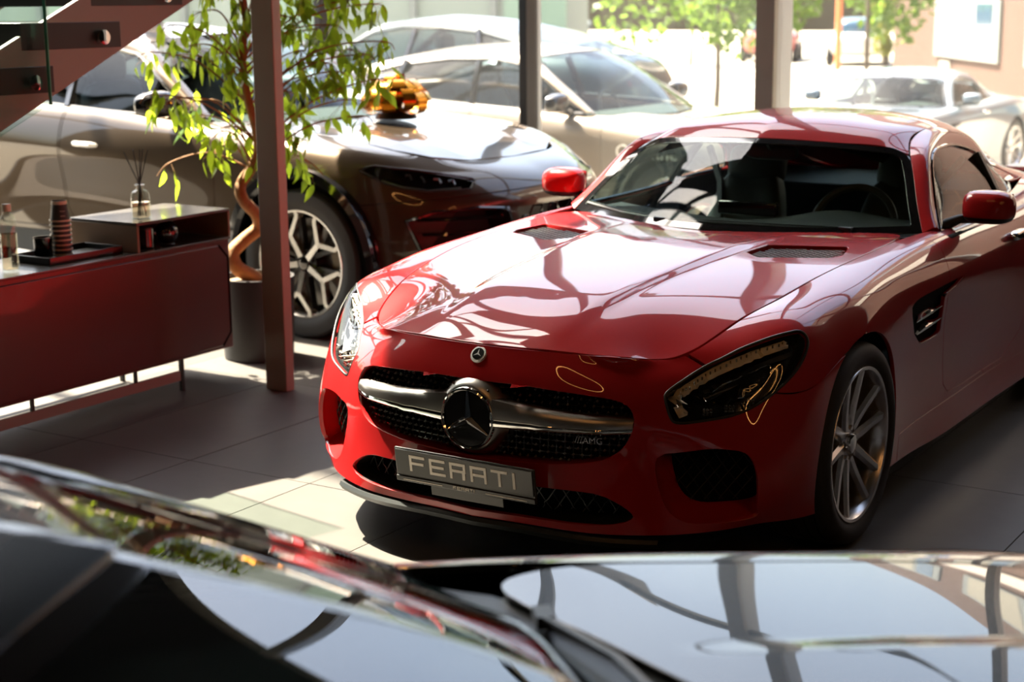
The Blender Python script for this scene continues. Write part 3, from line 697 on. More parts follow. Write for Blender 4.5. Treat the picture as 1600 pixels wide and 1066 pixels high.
        gd = smooth_poly([(-.180, .548), (-.192, .587), (-.177, .614), (-.140, .636), (-.072, .667), (.011, .699), (.09, .726), (.170, .744)], 5, False)
        R = []
        for i, p in enumerate(gd):
            a = gd[max(i-1, 0)]; c = gd[min(i+1, len(gd)-1)]; t = np.array(c)-a; t /= np.linalg.norm(t); n = np.array([-t[1], t[0]]); w = .0135 if i < 12 else .011
            R.append([at(p+n*w, .018), at(p+n*w*.4, .012), at(p-n*w*.4, .012), at(p-n*w, .02)])
        b = B(); b.grid(R, s > 0); b.obj('light_guide', LEDWHITE, ln)
        b = B()
        for p in gd[8:]:
            c = at(p, .010); b.box(c, (.004, .004, .009))
        tag(b.obj('guide_prism', REFLECTOR, ln), kind='stuff')
        gd2 = gd + np.array([.012, -.028]); R = []
        for i, p in enumerate(gd2[4:]):
            R.append([at(p+np.array([-.003, .006]), .024), at(p+np.array([.003, -.006]), .024)])
        b = B(); b.grid(R, s > 0); b.obj('lamp_bezel', DCHROME, ln)
        PJ = smooth_poly([(-.12, .606), (-.046, .640), (.035, .668), (.098, .688), (.10, .668), (.069, .632), (.015, .608), (-.043, .598), (-.098, .593)], 4)
        b = B(); q = [at(p, .022) for p in PJ]; b.tube(q, .0018, 6, closed=True); b.obj('projector_ring', CHROME, ln)
        b = B(); q = [at(p, .024) for p in PJ]; cc = at((0, .64), .012); b.add(q+[cc], [(i, (i+1) % len(q), len(q)) if s > 0 else ((i+1) % len(q), i, len(q)) for i in range(len(q))]); b.obj('projector_lens', GLOSSBLK, ln, ang=60)
        for p in ((-.111, .560), (-.046, .571), (.018, .584)):
            b = B(); c = at(p, .02)
            for k in range(3):
                for j in range(3): superell(b, c+Vector((s*(k-1)*.0085, (k-1)*.006, (j-1)*.0085)), (.005, .005, .005), 1, 1, 6, 4)
            b.obj('led_cluster', REFLECTOR, ln, ang=0)
    # side vents
    for s in (1, -1):
        fm = [f for f in root.children if f.name.startswith('front_fender')][0 if s > 0 else 1]
        b = B(); q = [fy(p) for p in VE]; r0 = [(s*p[0], p[1], p[2]) for p in q]; r1 = [(s*(p[0]-.035), p[1]+.015, p[2]) for p in q]
        b.grid([r0+[r0[0]], r1+[r1[0]]], s < 0); b.add(r1, [tuple(range(len(r1)))]); b.obj('side_vent', DARK, fm, ang=0)
        for z in (.642, .592):
            b = B(); R = []
            for t in np.linspace(0, 1, 9):
                y = .555+.27*t+(.645-z)*.5; p = fy((y, z+.016*t)); w = .016*math.sin(PI*(.12+.80*t))
                R.append([(s*(p[0]-.012), p[1], p[2]+w), (s*(p[0]+.004), p[1], p[2]+w*.3), (s*(p[0]+.004), p[1], p[2]-w*.3), (s*(p[0]-.012), p[1], p[2]-w)])
            b.grid(R, s < 0); b.obj('vent_fin', CHROME, fm)
    # windscreen
    WS = np.array([
     [(0, .70, .892), (.2, .745, .890), (.4, .83, .887), (.57, .93, .886), (.70, 1.01, .887), (.757, 1.036, .889)],
     [(0, .88, 1.005), (.19, .915, 1.0), (.375, .985, .993), (.53, 1.065, .987), (.65, 1.11, .983), (.702, 1.129, .982)],
     [(0, 1.055, 1.108), (.19, 1.09, 1.102), (.37, 1.15, 1.094), (.50, 1.20, 1.085), (.595, 1.235, 1.079), (.645, 1.243, 1.077)],
     [(0, 1.232, 1.2), (.2, 1.27, 1.193), (.38, 1.31, 1.184), (.48, 1.335, 1.176), (.545, 1.348, 1.164), (.594, 1.338, 1.140)]])
    if plain: WS[:, :, 1] += .42*(WS[:, -1:, 1]-WS[:, :, 1])*np.array([1, .9, .6, .3])[:, None]
    g_ = surf(WS, 40, 40); wsm = mirror(gmesh(g_, True))
    nv = 40; uv = np.array([(i/39, j/39) for i in range(40) for j in range(40)])
    key = {}
    # black band: distance from the pane's border
    bord = np.r_[g_[0], g_[:, -1], g_[-1][::-1]]
    bc = np.r_[bord, bord[::-1]*[-1, 1, 1]]
    def bd_(V): return np.sqrt(((V[:, None]-bc[None])**2).sum(2)).min(1)
    band, pane = cut(wsm, lambda V: bd_(V)-.034)
    panel('windshield', pane, BOOSTED if plain else SCREEN, root, rim=0); panel('windshield_band', band, GLOSSBLK, root, rim=.006)
    # roof, pillars, side glass, rear glass
    RF = np.array([
     [(0, 1.236, 1.203), (.2, 1.274, 1.196), (.38, 1.314, 1.187), (.49, 1.343, 1.178), (.586, 1.350, 1.150)],
     [(0, 1.335, 1.249), (.2, 1.37, 1.243), (.38, 1.41, 1.231), (.48, 1.435, 1.217), (.545, 1.465, 1.190)],
     [(0, 1.58, 1.283), (.2, 1.59, 1.277), (.37, 1.62, 1.258), (.465, 1.64, 1.243), (.53, 1.66, 1.222)],
     [(0, 1.95, 1.284), (.19, 1.95, 1.278), (.36, 1.95, 1.26), (.455, 1.95, 1.242), (.525, 1.95, 1.217)],
     [(0, 2.25, 1.252), (.19, 2.25, 1.246), (.36, 2.25, 1.226), (.45, 2.25, 1.205), (.515, 2.25, 1.172)],
     [(0, 2.6, 1.177), (.18, 2.6, 1.17), (.34, 2.6, 1.147), (.43, 2.6, 1.122), (.50, 2.6, 1.07)],
     [(0, 2.95, 1.068), (.17, 2.95, 1.062), (.31, 2.95, 1.04), (.40, 2.95, 1.015), (.48, 2.95, .965)],
     [(0, 3.2, .975), (.15, 3.2, .97), (.28, 3.2, .955), (.36, 3.2, .94), (.43, 3.2, .905)],
     [(0, 3.40, .887), (.12, 3.40, .886), (.22, 3.395, .884), (.29, 3.385, .881), (.35, 3.38, .877)]])
    rf = mirror(gmesh(surf(RF, 90, 30), True))
    RW = smooth_poly([(-.40, 2.10), (-.30, 2.04), (0, 2.02), (.30, 2.04), (.40, 2.10), (.37, 2.75), (.30, 2.95), (0, 2.98), (-.30, 2.95), (-.37, 2.75)], 4)
    rw, rf = cut(rf, lambda V: sdpoly(V, RW))
    panel('roof', rf, RED, root); panel('rear_window', rw, SIDEGLASS, root, rim=0)
    I = np.array([(.760, 1.034, .889), (.703, 1.128, .983), (.646, 1.242, 1.078), (.598, 1.34, 1.142), (.553, 1.472, 1.189), (.537, 1.66, 1.221), (.53, 1.95, 1.216), (.52, 2.25, 1.171), (.505, 2.6, 1.069), (.485, 2.95, .964), (.435, 3.2, .904), (.355, 3.38, .876)])
    G = np.array([(.803, 1.10, .893), (.752, 1.2, .965), (.706, 1.29, 1.062), (.668, 1.385, 1.138), (.643, 1.55, 1.162), (.622, 1.75, 1.158), (.615, 2.0, 1.125), (.626, 2.22, 1.06), (.665, 2.34, .965), (.69, 2.6, .947), (.60, 3.05, .914), (.52, 3.30, .872)])
    Lw = np.array([(.803, 1.10, .893), (.797, 1.22, .893), (.794, 1.36, .894), (.792, 1.5, .896), (.790, 1.65, .899), (.787, 1.8, .903), (.782, 2.0, .915), (.755, 2.2, .93), (.70, 2.36, .944)])
    bul = np.array([(.010, 0, .014)]*12); bul[8:] = (.004, 0, .008)
    rail = gmesh(surf(np.stack([I, I*.66+G*.34+bul, I*.33+G*.67+bul, G], 1), 80, 14), True); rail = mirror(rail, False)
    for h in sides(rail): panel('roof_rail', h, RED, root)
    sg = gmesh(surf(np.stack([Lw, Lw*.6+G[:9]*.4+[.012, 0, 0], Lw*.2+G[:9]*.8+[.008, 0, 0], G[:9]], 1), 50, 14)); sg.V -= [.006, 0, 0]; sg = mirror(sg, False)
    for h in sides(sg): panel('side_window', h, GLOSSBLK if plain else SIDEGLASS, root, rim=0)
    for s in (1, -1):
        b = B(); q = np.r_[spl(chord(G[:9]), G[:9], np.linspace(0, chord(G[:9])[-1], 30)), Lw[::-1]]; b.tube([(s*p[0], p[1], p[2]) for p in q], .007, 6, closed=True); b.obj('window_trim', GLOSSBLK, root)
        b = B(); b.tube([(s*.655, 2.02, 1.10), (s*.775, 1.98, .91)], .022, 4); b.obj('door_pillar', BLACK, root)
        d = doors[0 if s > 0 else 1]
        if not plain:
            def shp(p): return (p.x*(1-.12*max(0, -p.x*s)/.105), p.y*(.35 if p.y > 0 else 1), p.z)
            sh = B(); superell(sh, (0, 0, 0), (.105, .085, .064), .62, .70, 28, 16, fn=shp)
            mm = M(np.array(sh.v), np.array([Vector(v).normalized() for v in sh.v]), [list(f) for f in sh.f])
            lo, hi = cut(mm, lambda V: V[:, 2]+.036-.012*(V[:, 0]*s > 0)*0)
            for nm, q, mt in (('mirror_shell', hi, RED), ('mirror_base', lo, BLACK)):
                bb = B(); bb.add(q.V, q.F); o = bb.obj(nm, mt, d, ang=70); o.location = (s*.935, 1.265, .972)
            b = B(); b.box((s*.935, 1.297, .975), (.17, .004, .095)); b.obj('mirror_glass', CHROME, d, bevel=.02)
            b = B(); b.tube([(s*.775, 1.18, .885), (s*.80, 1.2, .905), (s*.835, 1.235, .922), (s*.88, 1.26, .925)], [.030, .022, .018, .02], 10); b.obj('mirror_stalk', BLACK, d)
        b = B(); superell(b, (s*.938, 1.70, .812), (.020, .085, .020), .6, .6); b.obj('door_handle', CHROME, d)
        # wheel-arch liner
        for cy, cz, r in ((.008, .335, .372), (2.63, .34, .377)):
            b = B(); R = []
            for a in np.linspace(-.35, PI+.35, 26): R.append([(s*.55, cy+r*math.cos(a), cz+r*math.sin(a)), (s*.885, cy+r*math.cos(a), cz+r*math.sin(a))])
            b.grid(R); b.add([(s*.56, cy+r*math.cos(a), cz+r*math.sin(a)) for a in np.linspace(-.4, PI+.4, 26)], [tuple(range(26))]); b.obj('arch_liner', DARK, root, ang=60)
        # tail lamps
        b = B(); R = []
        for t in np.linspace(0, 1, 10):
            x = .42+.40*t; y = 3.655-.24*t*t-.01; R.append([(s*x, y, .745-.01*t), (s*x, y+.02, .72), (s*x, y+.012, .695)])
        b.grid(R, s > 0); b.obj('tail_lamp', LAMPRED, root)
    # wipers
    for pts in ([(.50, .915, .897), (.30, .84, .903), (-.12, .775, .908)], [(-.22, .79, .905), (-.45, .90, .905), (-.70, 1.05, .915)]):
        b = B(); b.tube([Vector(p) for p in pts], .008, 6); b.tube([Vector(p)+Vector((0, .012, .006)) for p in pts], .005, 4); b.box(pts[0], (.05, .03, .02)); b.obj('wiper', BLACK, root)
    b = B(); R = [[(x, .62+.42*(abs(x)/.76)**1.6, .872), (x, (.88 if plain else .78)+(.19 if plain else .32)*(abs(x)/.76)**1.6, .880)] for x in np.linspace(-.74, .74, 25)]; b.grid(R, True); b.obj('cowl', BLACK, root)
    # cabin
    R = []
    for x in np.linspace(-.72, .72, 33):
        y0 = (.88 if plain else .76)+(.18 if plain else .28)*(abs(x)/.72)**1.6; hump = .05*math.exp(-((x-.36)/.20)**2); R.append([(x, y0, .878), (x, y0+.18, .885+hump*.5), (x, y0+.34, .882+hump), (x, y0+.40, .85+hump), (x, y0+.42, .62)])
    b = B(); b.grid(R, True); b.obj('dashboard', DASH, root, ang=60)
    b = B(); b.box((0, 1.13, .925), (.26, .03, .055)); b.obj('dash_screen', GLOSSBLK, root, bevel=.008)
    b = B(); c = Vector((.36, 1.36, .84)); R3 = Euler((math.radians(-24), 0, 0)).to_matrix()
    b.tube([c + R3 @ Vector((.175*math.cos(a), 0, .175*math.sin(a))) for a in np.linspace(0, 2*PI, 37)[:-1]], .016, 8, closed=True)
    for a in (0, PI, -PI/2): b.tube([c, c + R3 @ Vector((.17*math.cos(a), 0, .17*math.sin(a)))], .018, 6)
    superell(b, c, (.06, .025, .055), .6, .6, R=R3); b.obj('steering_wheel', LEATHER, root)
    for s in (1, -1):
        st = B(); R3 = Euler((math.radians(-16), 0, 0)).to_matrix()
        superell(st, (s*.36, 1.95, .66), (.20, .09, .34), .45, .6, R=R3, fn=lambda p: (p.x*(1-.28*max(0, p.z)/.34), p.y-.07*(abs(p.x)/.2)**2*(1-.5*max(0, p.z)/.34), p.z))
        superell(st, (s*.36, 1.62, .42), (.22, .28, .10), .5, .5)
        o = st.obj('seat', LEATHER, root, ang=60)
        h = B(); superell(h, (s*.36, 2.03, 1.0), (.135, .075, .10), .55, .6, R=R3); h.obj('headrest', LEATHER, o, ang=60)
        b = B(); b.tube([(s*.60, 2.02, 1.08), (s*.50, 1.93, .93), (s*.44, 1.80, .72), (s*.30, 1.72, .55)], .018, 4); b.obj('seat_belt', LEATHER, o)
    b = B(); superell(b, (0, 1.36, 1.135), (.115, .02, .034), .6, .5); b.tube([(0, 1.36, 1.14), (0, 1.30, 1.19)], .012, 6); b.obj('rear_view_mirror', BLACK, root)
    b = B(); b.box((0, 1.55, .30), (1.6, 1.6, .10)); b.box((0, 2.62, .62), (1.3, .75, .58)); b.box((0, 1.62, .50), (.20, .9, .34)); b.box((.84, 1.6, .60), (.05, 1.1, .56)); b.box((-.84, 1.6, .60), (.05, 1.1, .56)); b.obj('cabin_trim', DASH, root, bevel=.02)
    b = B(); R = []
    for y, hw, z in ((1.30, .50, 1.165), (1.5, .50, 1.22), (1.8, .50, 1.245), (2.1, .48, 1.235), (2.4, .46, 1.18)): R.append([(-hw, y, z-.05), (-hw*.6, y, z), (0, y, z+.015), (hw*.6, y, z), (hw, y, z-.05)])
    b.grid(R); b.obj('headliner', DASH, root)
    b = B(); b.box((0, 1.55, .20), (1.2, 3.9, .06)); b.box((0, 1.3, .20), (1.6, 1.6, .05)); b.box((0, -.45, .215), (1.0, .5, .04)); b.obj('underbody', DARK, root)
    make_wheels(root, [(.930, 0, .335), (-.930, 0, .335), (.945, 2.63, .335), (-.945, 2.63, .335)], 'twin')
    return root
PINS = mat('grille_pin', (.35, .34, .32), .3, .9)
BADGE = mat('badge_silver', (.78, .76, .72), .38, .8)
PLATE = mat('plate_grey', (.035, .037, .036), .38, 0, .2)
PLATETXT = mat('plate_print', (.92, .87, .78), .5)
SUV_WRAP = [
 [(0,-.90,.30),(0,-.955,.40),(0,-.985,.52),(0,-.995,.64),(0,-1.0,.725),(0,-.985,.775),(0,-.93,.835),(0,-.84,.885),(0,-.72,.925)],
 [(.4,-.87,.30),(.4,-.92,.40),(.41,-.945,.52),(.415,-.955,.64),(.42,-.962,.73),(.41,-.942,.782),(.40,-.88,.845),(.39,-.80,.895),(.38,-.69,.932)],
 [(.70,-.77,.30),(.71,-.81,.40),(.72,-.82,.52),(.72,-.815,.64),(.715,-.80,.735),(.70,-.77,.80),(.67,-.70,.87),(.63,-.63,.92),(.58,-.58,.955)],
 [(.855,-.62,.30),(.87,-.63,.40),(.88,-.62,.52),(.88,-.60,.65),(.875,-.57,.75),(.86,-.54,.835),(.83,-.50,.915),(.77,-.45,.968),(.68,-.42,.993)],
 [(.945,-.42,.30),(.955,-.42,.40),(.965,-.40,.52),(.966,-.38,.66),(.957,-.36,.78),(.942,-.33,.88),(.90,-.30,.96),(.83,-.27,1.01),(.72,-.25,1.03)],
 [(.985,-.05,.30),(.99,-.05,.42),(.998,0,.55),(1.0,0,.70),(.996,0,.84),(.98,0,.94),(.93,0,1.012),(.85,.02,1.05),(.74,.03,1.065)],
 [(.985,.40,.30),(.985,.40,.42),(.985,.40,.55),(.985,.40,.70),(.985,.40,.84),(.98,.40,.94),(.945,.40,1.022),(.87,.41,1.07),(.76,.42,1.092)],
 [(.98,.75,.30),(.972,.75,.42),(.968,.75,.55),(.97,.75,.70),(.977,.75,.84),(.976,.75,.94),(.958,.75,1.03),(.905,.75,1.085),(.82,.75,1.115)],
 [(.98,1.3,.30),(.965,1.3,.42),(.955,1.3,.55),(.958,1.3,.70),(.975,1.3,.84),(.985,1.3,.93),(.965,1.3,1.04),(.93,1.3,1.11),(.885,1.3,1.145)],
 [(.98,2.0,.30),(.965,2.0,.42),(.957,2.0,.55),(.962,2.0,.70),(.98,2.0,.84),(.99,2.0,.94),(.97,2.0,1.06),(.935,2.0,1.14),(.885,2.0,1.185)],
 [(.985,2.6,.32),(.985,2.6,.43),(.99,2.6,.56),(1.0,2.6,.71),(1.005,2.6,.86),(1.003,2.6,.97),(.985,2.6,1.08),(.94,2.6,1.17),(.87,2.6,1.23)],
 [(.985,3.05,.32),(.99,3.05,.43),(.998,3.05,.57),(1.005,3.05,.72),(1.007,3.05,.87),(1.0,3.05,.99),(.975,3.05,1.10),(.925,3.05,1.20),(.84,3.05,1.265)],
 [(.96,3.5,.36),(.965,3.5,.46),(.97,3.5,.59),(.975,3.5,.73),(.972,3.5,.87),(.96,3.5,1.0),(.93,3.5,1.11),(.87,3.5,1.20),(.78,3.5,1.26)],
 [(.80,3.92,.42),(.82,3.95,.50),(.83,3.96,.62),(.835,3.97,.75),(.83,3.97,.88),(.81,3.96,1.0),(.78,3.93,1.10),(.73,3.88,1.18),(.66,3.80,1.24)],
 [(0,4.02,.44),(0,4.06,.52),(0,4.08,.63),(0,4.09,.76),(0,4.09,.88),(0,4.08,1.0),(0,4.05,1.10),(0,4.0,1.19),(0,3.92,1.26)],
]
SUV_LAMP = np.array([(.274,.906),(.221,.925),(.166,.937),(.089,.927),(-.022,.911),(-.144,.891),(-.33,.856),(-.345,.845),(-.317,.808),(-.217,.804),(-.112,.801),(.028,.819),(.126,.847)])
def make_suv():
    root = empty('sport_utility_car'); PT = BROWN_PAINT
    Wm = mirror(gmesh(surf(np.array(SUV_WRAP), 150, 48)))
    sz = lambda V: np.stack([.6*np.abs(V[:, 0])+.8*V[:, 1], V[:, 2]], 1); yz = lambda V: V[:, 1:]
    xz = lambda V: np.stack([np.abs(V[:, 0]), V[:, 2]], 1)
    fx = on_surface(Wm, lambda V: (V[:, 0] > -.03) & (V[:, 1] < -.4), xz)
    LA = SUV_LAMP
    IN = [(.43, .70), (.60, .715), (.78, .70), (.865, .66), (.84, .52), (.79, .40), (.55, .38), (.40, .45), (.36, .56)]
    CE = [(-.36, .70), (.36, .70), (.30, .52), (.36, .44), (.30, .36), (-.30, .36), (-.36, .44), (-.30, .52)]
    sg = lambda V: np.stack([V[:, 0], V[:, 2]], 1)
    def openings(m, g=0):
        for cy, cz, r in ((0, .40, .46), (3.003, .40, .465)): m = cut(m, lambda V: np.maximum(np.hypot(V[:, 1]-cy, V[:, 2]-cz)-(r+g), .65-np.abs(V[:, 0])))[1]
        m = cut(m, lambda V: np.maximum(sdpoly(xz(V), IN)-g, V[:, 1]+.45))[1]
        return cut(m, lambda V: np.maximum(sdpoly(sg(V), CE)-g, V[:, 1]+.5))[1]
    sh = openings(M(Wm.V-Wm.N*.03, Wm.N, Wm.F), .015); panel('body_shell', sh, DARK, root, rim=0)
    m = openings(Wm); lens, m = cut(m, lambda V: np.maximum(sdpoly(sz(V), LA), V[:, 1]+.15))
    g = .003
    def gap(m, fn):
        a, b = cut(m, fn); return cut(a, lambda V: fn(V)+g)[0], cut(b, lambda V: fn(V)-g)[1]
    bump, m = gap(m, lambda V: np.maximum(V[:, 2]-.745+.10*(V[:, 1]+.5), V[:, 1]+.2))
    panel('front_bumper', bump, PT, root)
    D1 = [(.62, 1.2), (.62, 1.0), (.605, .8), (.62, .55), (.70, .47), (1.75, .47), (1.83, .6), (1.835, .9), (1.82, 1.25)]
    D2 = [(1.84, 1.25), (1.853, .9), (1.85, .6), (1.80, .47), (2.40, .47), (2.52, .62), (2.60, .85), (2.66, 1.0), (2.72, 1.3)]
    fd, m = gap(m, lambda V: np.maximum(sdpoly(yz(V), D1), .5-np.abs(V[:, 0])))
    rd, m = gap(m, lambda V: np.maximum(sdpoly(yz(V), D2), .5-np.abs(V[:, 0])))
    sk, m = gap(m, lambda V: np.maximum(np.maximum(V[:, 2]-.44, .4-V[:, 1]), V[:, 1]-2.6))
    fe, qu = gap(m, lambda V: V[:, 1]-1.4)
    for nm, q, mt in (('front_door', fd, PT), ('rear_door', rd, PT), ('side_skirt', sk, BLACK), ('front_fender', fe, PT), ('rear_fender', qu, PT)):
        for h in sides(q): panel(nm, h, mt, root)
    doors = [o for o in root.children if o.name.startswith('front_door')]
    # bonnet
    e = [(0, -.72, .925), (.38, -.69, .932), (.58, -.58, .955), (.68, -.42, .993), (.72, -.25, 1.03), (.74, .03, 1.065), (.76, .42, 1.092), (.82, .75, 1.115)]
    inn = [(0, -.5, .985), (0, -.2, 1.03), (0, .1, 1.062), (0, .4, 1.085), (.35, -.45, .993), (.40, -.1, 1.045), (.42, .3, 1.085)]
    T = tps([p for q in e+inn for p in ([q] if q[0] == 0 else [q, (-q[0], q[1], q[2])])])
    def hz(Q):
        x = np.abs(Q[:, 0]); y = Q[:, 1]; r = .30+.12*np.clip((y+.6)/1.0, 0, 1); t = np.clip((x-r)/.05, 0, 1)
        return T(Q) + .018*(t*t*(3-2*t))*np.clip((y+.65)/.3, 0, 1)*np.clip((.70-x)/.15, 0, 1)
    HO = [(0, -.712), (.37, -.682), (.57, -.572), (.672, -.415), (.712, -.25), (.732, .03), (.752, .42), (.80, .72), (.60, .60), (.3, .48), (0, .44)]
    HOc = np.array(HO + [(-x, y) for x, y in HO[-2:0:-1]])
    H = cut(sheet(hz, -.84, .84, -.76, .78, .025), lambda V: sdpoly(V, HOc)+.001)[0]; panel('hood', H, PT, root)
    hood_z = lambda x, y: float(hz(np.array([[x, y]]))[0])
    # nose
    bumper = [o for o in root.children if o.name.startswith('front_bumper')][0]
    def tunnel(name, poly, f, off, shr, mt, both):
        r0 = np.array([f(p) for p in poly]); c = r0.mean(0)
        for s in ((1, -1) if both else (1,)):
            r1 = c+(r0-c)*(1-shr)+np.array(off); q0 = [(s*p[0], p[1], p[2]) for p in r0]; q1 = [(s*p[0], p[1], p[2]) for p in r1]
            b = B(); b.grid([q0+[q0[0]], q1+[q1[0]]], s > 0); b.add(q1, [tuple(range(len(q1)))]); b.obj(name, mt, bumper, ang=0)
    tunnel('side_intake', smooth_poly(IN, 1), fx, (-.03, .14, 0), .1, BLACK, True)
    ff = lambda p: fx((abs(p[0]), p[1]))*np.array([1 if p[0] >= 0 else -1, 1, 1])
    tunnel('centre_intake', CE, ff, (0, .14, 0), .1, BLACK, False)
    for s in (1, -1):
        for z, x0, x1 in ((.66, .44, .83), (.585, .43, .82), (.51, .47, .80), (.44, .50, .77)):
            b = B(); R = []
            for x in np.linspace(x0, x1, 8):
                p = fx((x, z)); R.append([(s*x, p[1]+.06, z+.012), (s*x, p[1]+.015, z+.010), (s*x, p[1]+.010, z-.004), (s*x, p[1]+.06, z-.010)])
            b.grid(R, s > 0); b.obj('intake_slat', GLOSSBLK, bumper)
        b = B(); q = [fx(p)+np.array([0, -.004, 0]) for p in IN]; b.tube([(s*p[0], p[1], p[2]) for p in q], .012, 6, closed=True); b.obj('intake_trim', GLOSSBLK, bumper)
    b = B(); r = .055
    for i in range(-6, 7):
        for j in range(6):
            c = (i*r*1.5, .36+j*r*1.73+(r*.866 if i % 2 else 0)); pts = [(c[0]+r*.93*math.cos(a), c[1]+r*.93*math.sin(a)) for a in np.linspace(0, 2*PI, 7)[:-1]]
            if all(sdpoly(np.array([p]), CE)[0] < .0 for p in pts):
                b.tube([Vector(ff(p))+Vector((0, .03, 0)) for p in pts], .006, 4, closed=True)
    tag(b.obj('grille_mesh', GLOSSBLK, bumper), kind='stuff')
    # lamps
    for h in sides(lens):
        s = 1 if h.V[:, 0].mean() > 0 else -1
        ln = panel('headlamp', M(h.V+h.N*.001, h.N, h.F), LENS, root, rim=0); panel('lamp_housing', M(h.V-h.N*.05, h.N, h.F), GLOSSBLK, ln, rim=0)
        axv = np.stack([.6*s*h.V[:, 0]+.8*h.V[:, 1], h.V[:, 2]], 1)
        def at(p, d):
            w = ((axv-np.asarray(p))**2).sum(1); k = np.argsort(w)[:5]; ww = 1/(w[k]+1e-6); q = (h.V[k]*ww[:, None]).sum(0)/ww.sum(); return Vector(q-h.N[k[0]]*d)
        c = LA.mean(0); b = B(); b.tube([at(p, -.001) for p in LA], .006, 5, closed=True); b.obj('lamp_seal', BLACK, ln)
        lo = np.array([(.15, .868), (.03, .838), (-.11, .822), (-.27, .823)])
        b = B(); b.tube([at(p, .015) for p in lo], .008, 6); b.obj('light_bar', SATIN, ln)
        for k in range(4):
            p = np.array((-.24+k*.075, .842+k*.010)); b = B(); b.tube([at(p, .018), at(p+[.008, .018], .018), at(p+[.030, .022], .018)], .006, 5); b.obj('light_blade', SATIN, ln)
    # greenhouse
    WS = np.array([[(0, .46, 1.10), (.3, .50, 1.10), (.6, .60, 1.11), (.80, .75, 1.12)], [(0, .72, 1.30), (.28, .76, 1.295), (.54, .86, 1.285), (.735, .99, 1.275)],
                   [(0, .98, 1.46), (.26, 1.02, 1.455), (.50, 1.11, 1.445), (.675, 1.22, 1.42)], [(0, 1.25, 1.575), (.25, 1.29, 1.572), (.46, 1.36, 1.56), (.60, 1.44, 1.54)]])
    panel('windshield', mirror(gmesh(surf(WS, 26, 20), True)), SCREEN, root, rim=0)
    I = np.array([(.80, .75, 1.12), (.735, .99, 1.275), (.675, 1.22, 1.42), (.60, 1.44, 1.54), (.575, 1.75, 1.585), (.565, 2.2, 1.58), (.555, 2.7, 1.535), (.55, 3.2, 1.44), (.56, 3.55, 1.34)])
    G = np.array([(.86, .82, 1.13), (.83, 1.02, 1.25), (.785, 1.22, 1.375), (.725, 1.42, 1.475), (.69, 1.75, 1.53), (.685, 2.2, 1.525), (.70, 2.7, 1.47), (.74, 3.1, 1.375), (.79, 3.35, 1.285)])
    L = np.array([(.86, .82, 1.13), (.872, 1.05, 1.135), (.88, 1.3, 1.147), (.88, 1.55, 1.157), (.88, 1.85, 1.175), (.878, 2.2, 1.197), (.868, 2.6, 1.228), (.845, 3.0, 1.256), (.80, 3.35, 1.275)])
    rl = mirror(gmesh(surf(np.stack([I, I*.55+G*.45+[.018, 0, .02], G], 1), 60, 8), True), False)
    for h in sides(rl): panel('roof_rail', h, PT, root)
    RF = np.stack([I*[0, 1, 1]+np.array([(0, -.03, .03)]*3+[(0, -.05, .05)]+[(0, 0, .055)]*5), I*[.55, 1, 1]+[0, 0, .03], I], 1); RF = RF[3:]
    RF[0] = [(0, 1.26, 1.585), (.33, 1.32, 1.575), (.60, 1.44, 1.545)]
    panel('roof', mirror(gmesh(surf(RF, 40, 16), True)), PT, root)
    RWc = np.array([[(0, 3.55, 1.395), (.30, 3.55, 1.37), (.56, 3.55, 1.34)], [(0, 3.92, 1.26), (.35, 3.88, 1.255), (.66, 3.80, 1.24)]])
    RWc = np.array([RWc[0], (RWc[0]+RWc[1])/2, RWc[1]]); panel('rear_window', mirror(gmesh(surf(RWc, 8, 10), True)), SIDEGLASS, root, rim=0)
    Gq = np.array([(.56, 3.55, 1.34), (.66, 3.8, 1.24), (.72, 3.60, 1.255), (.79, 3.37, 1.282)])
    for s in (1, -1):
        b = B(); b.add([(s*p[0], p[1], p[2]) for p in Gq], [(0, 1, 2, 3) if s > 0 else (3, 2, 1, 0)]); b.obj('rear_pillar', PT, root)
    sgm = mirror(gmesh(surf(np.stack([L, (L+G)/2+[.014, 0, 0], G], 1), 40, 10)), False); sgm.V -= np.sign(sgm.V[:, :1])*[.008, 0, 0]
    for h in sides(sgm): panel('side_window', h, SIDEGLASS, root, rim=0)
    for s in (1, -1):
        b = B(); b.tube([(s*p[0], p[1], p[2]) for p in np.r_[G, L[::-1]]], .011, 6, closed=True); b.obj('window_trim', GLOSSBLK, root)
        for y0, y1 in ((1.86, 1.90), (2.72, 2.62)):
            b = B(); b.tube([(s*.875, y0, 1.17), (s*.70, y1, 1.51)], .03, 4); b.obj('window_pillar', GLOSSBLK, root)
        d = doors[0 if s > 0 else 1]
        b = B(); superell(b, (s*1.03, .99, 1.215), (.13, .085, .075), .55, .65, fn=lambda p: (p.x, p.y*(.4 if p.y > 0 else 1), p.z*(1-.25*max(0, p.x*s)/.13))); o = b.obj('mirror', GLOSSBLK, d, ang=60)
        b = B(); b.tube([(s*.88, .93, 1.13), (s*.95, .96, 1.17)], .03, 8); b.obj('mirror_arm', GLOSSBLK, d)
        for y, dd in ((1.62, d), (2.5, [o for o in root.children if o.name.startswith('rear_door')][0 if s > 0 else 1])):
            b = B(); b.tube([(s*.975, y-.10, .965), (s*1.005, y-.07, .968), (s*1.008, y+.05, .972), (s*.98, y+.10, .972)], [.012, .017, .017, .012], 8); b.obj('door_handle', MACHINED, dd)
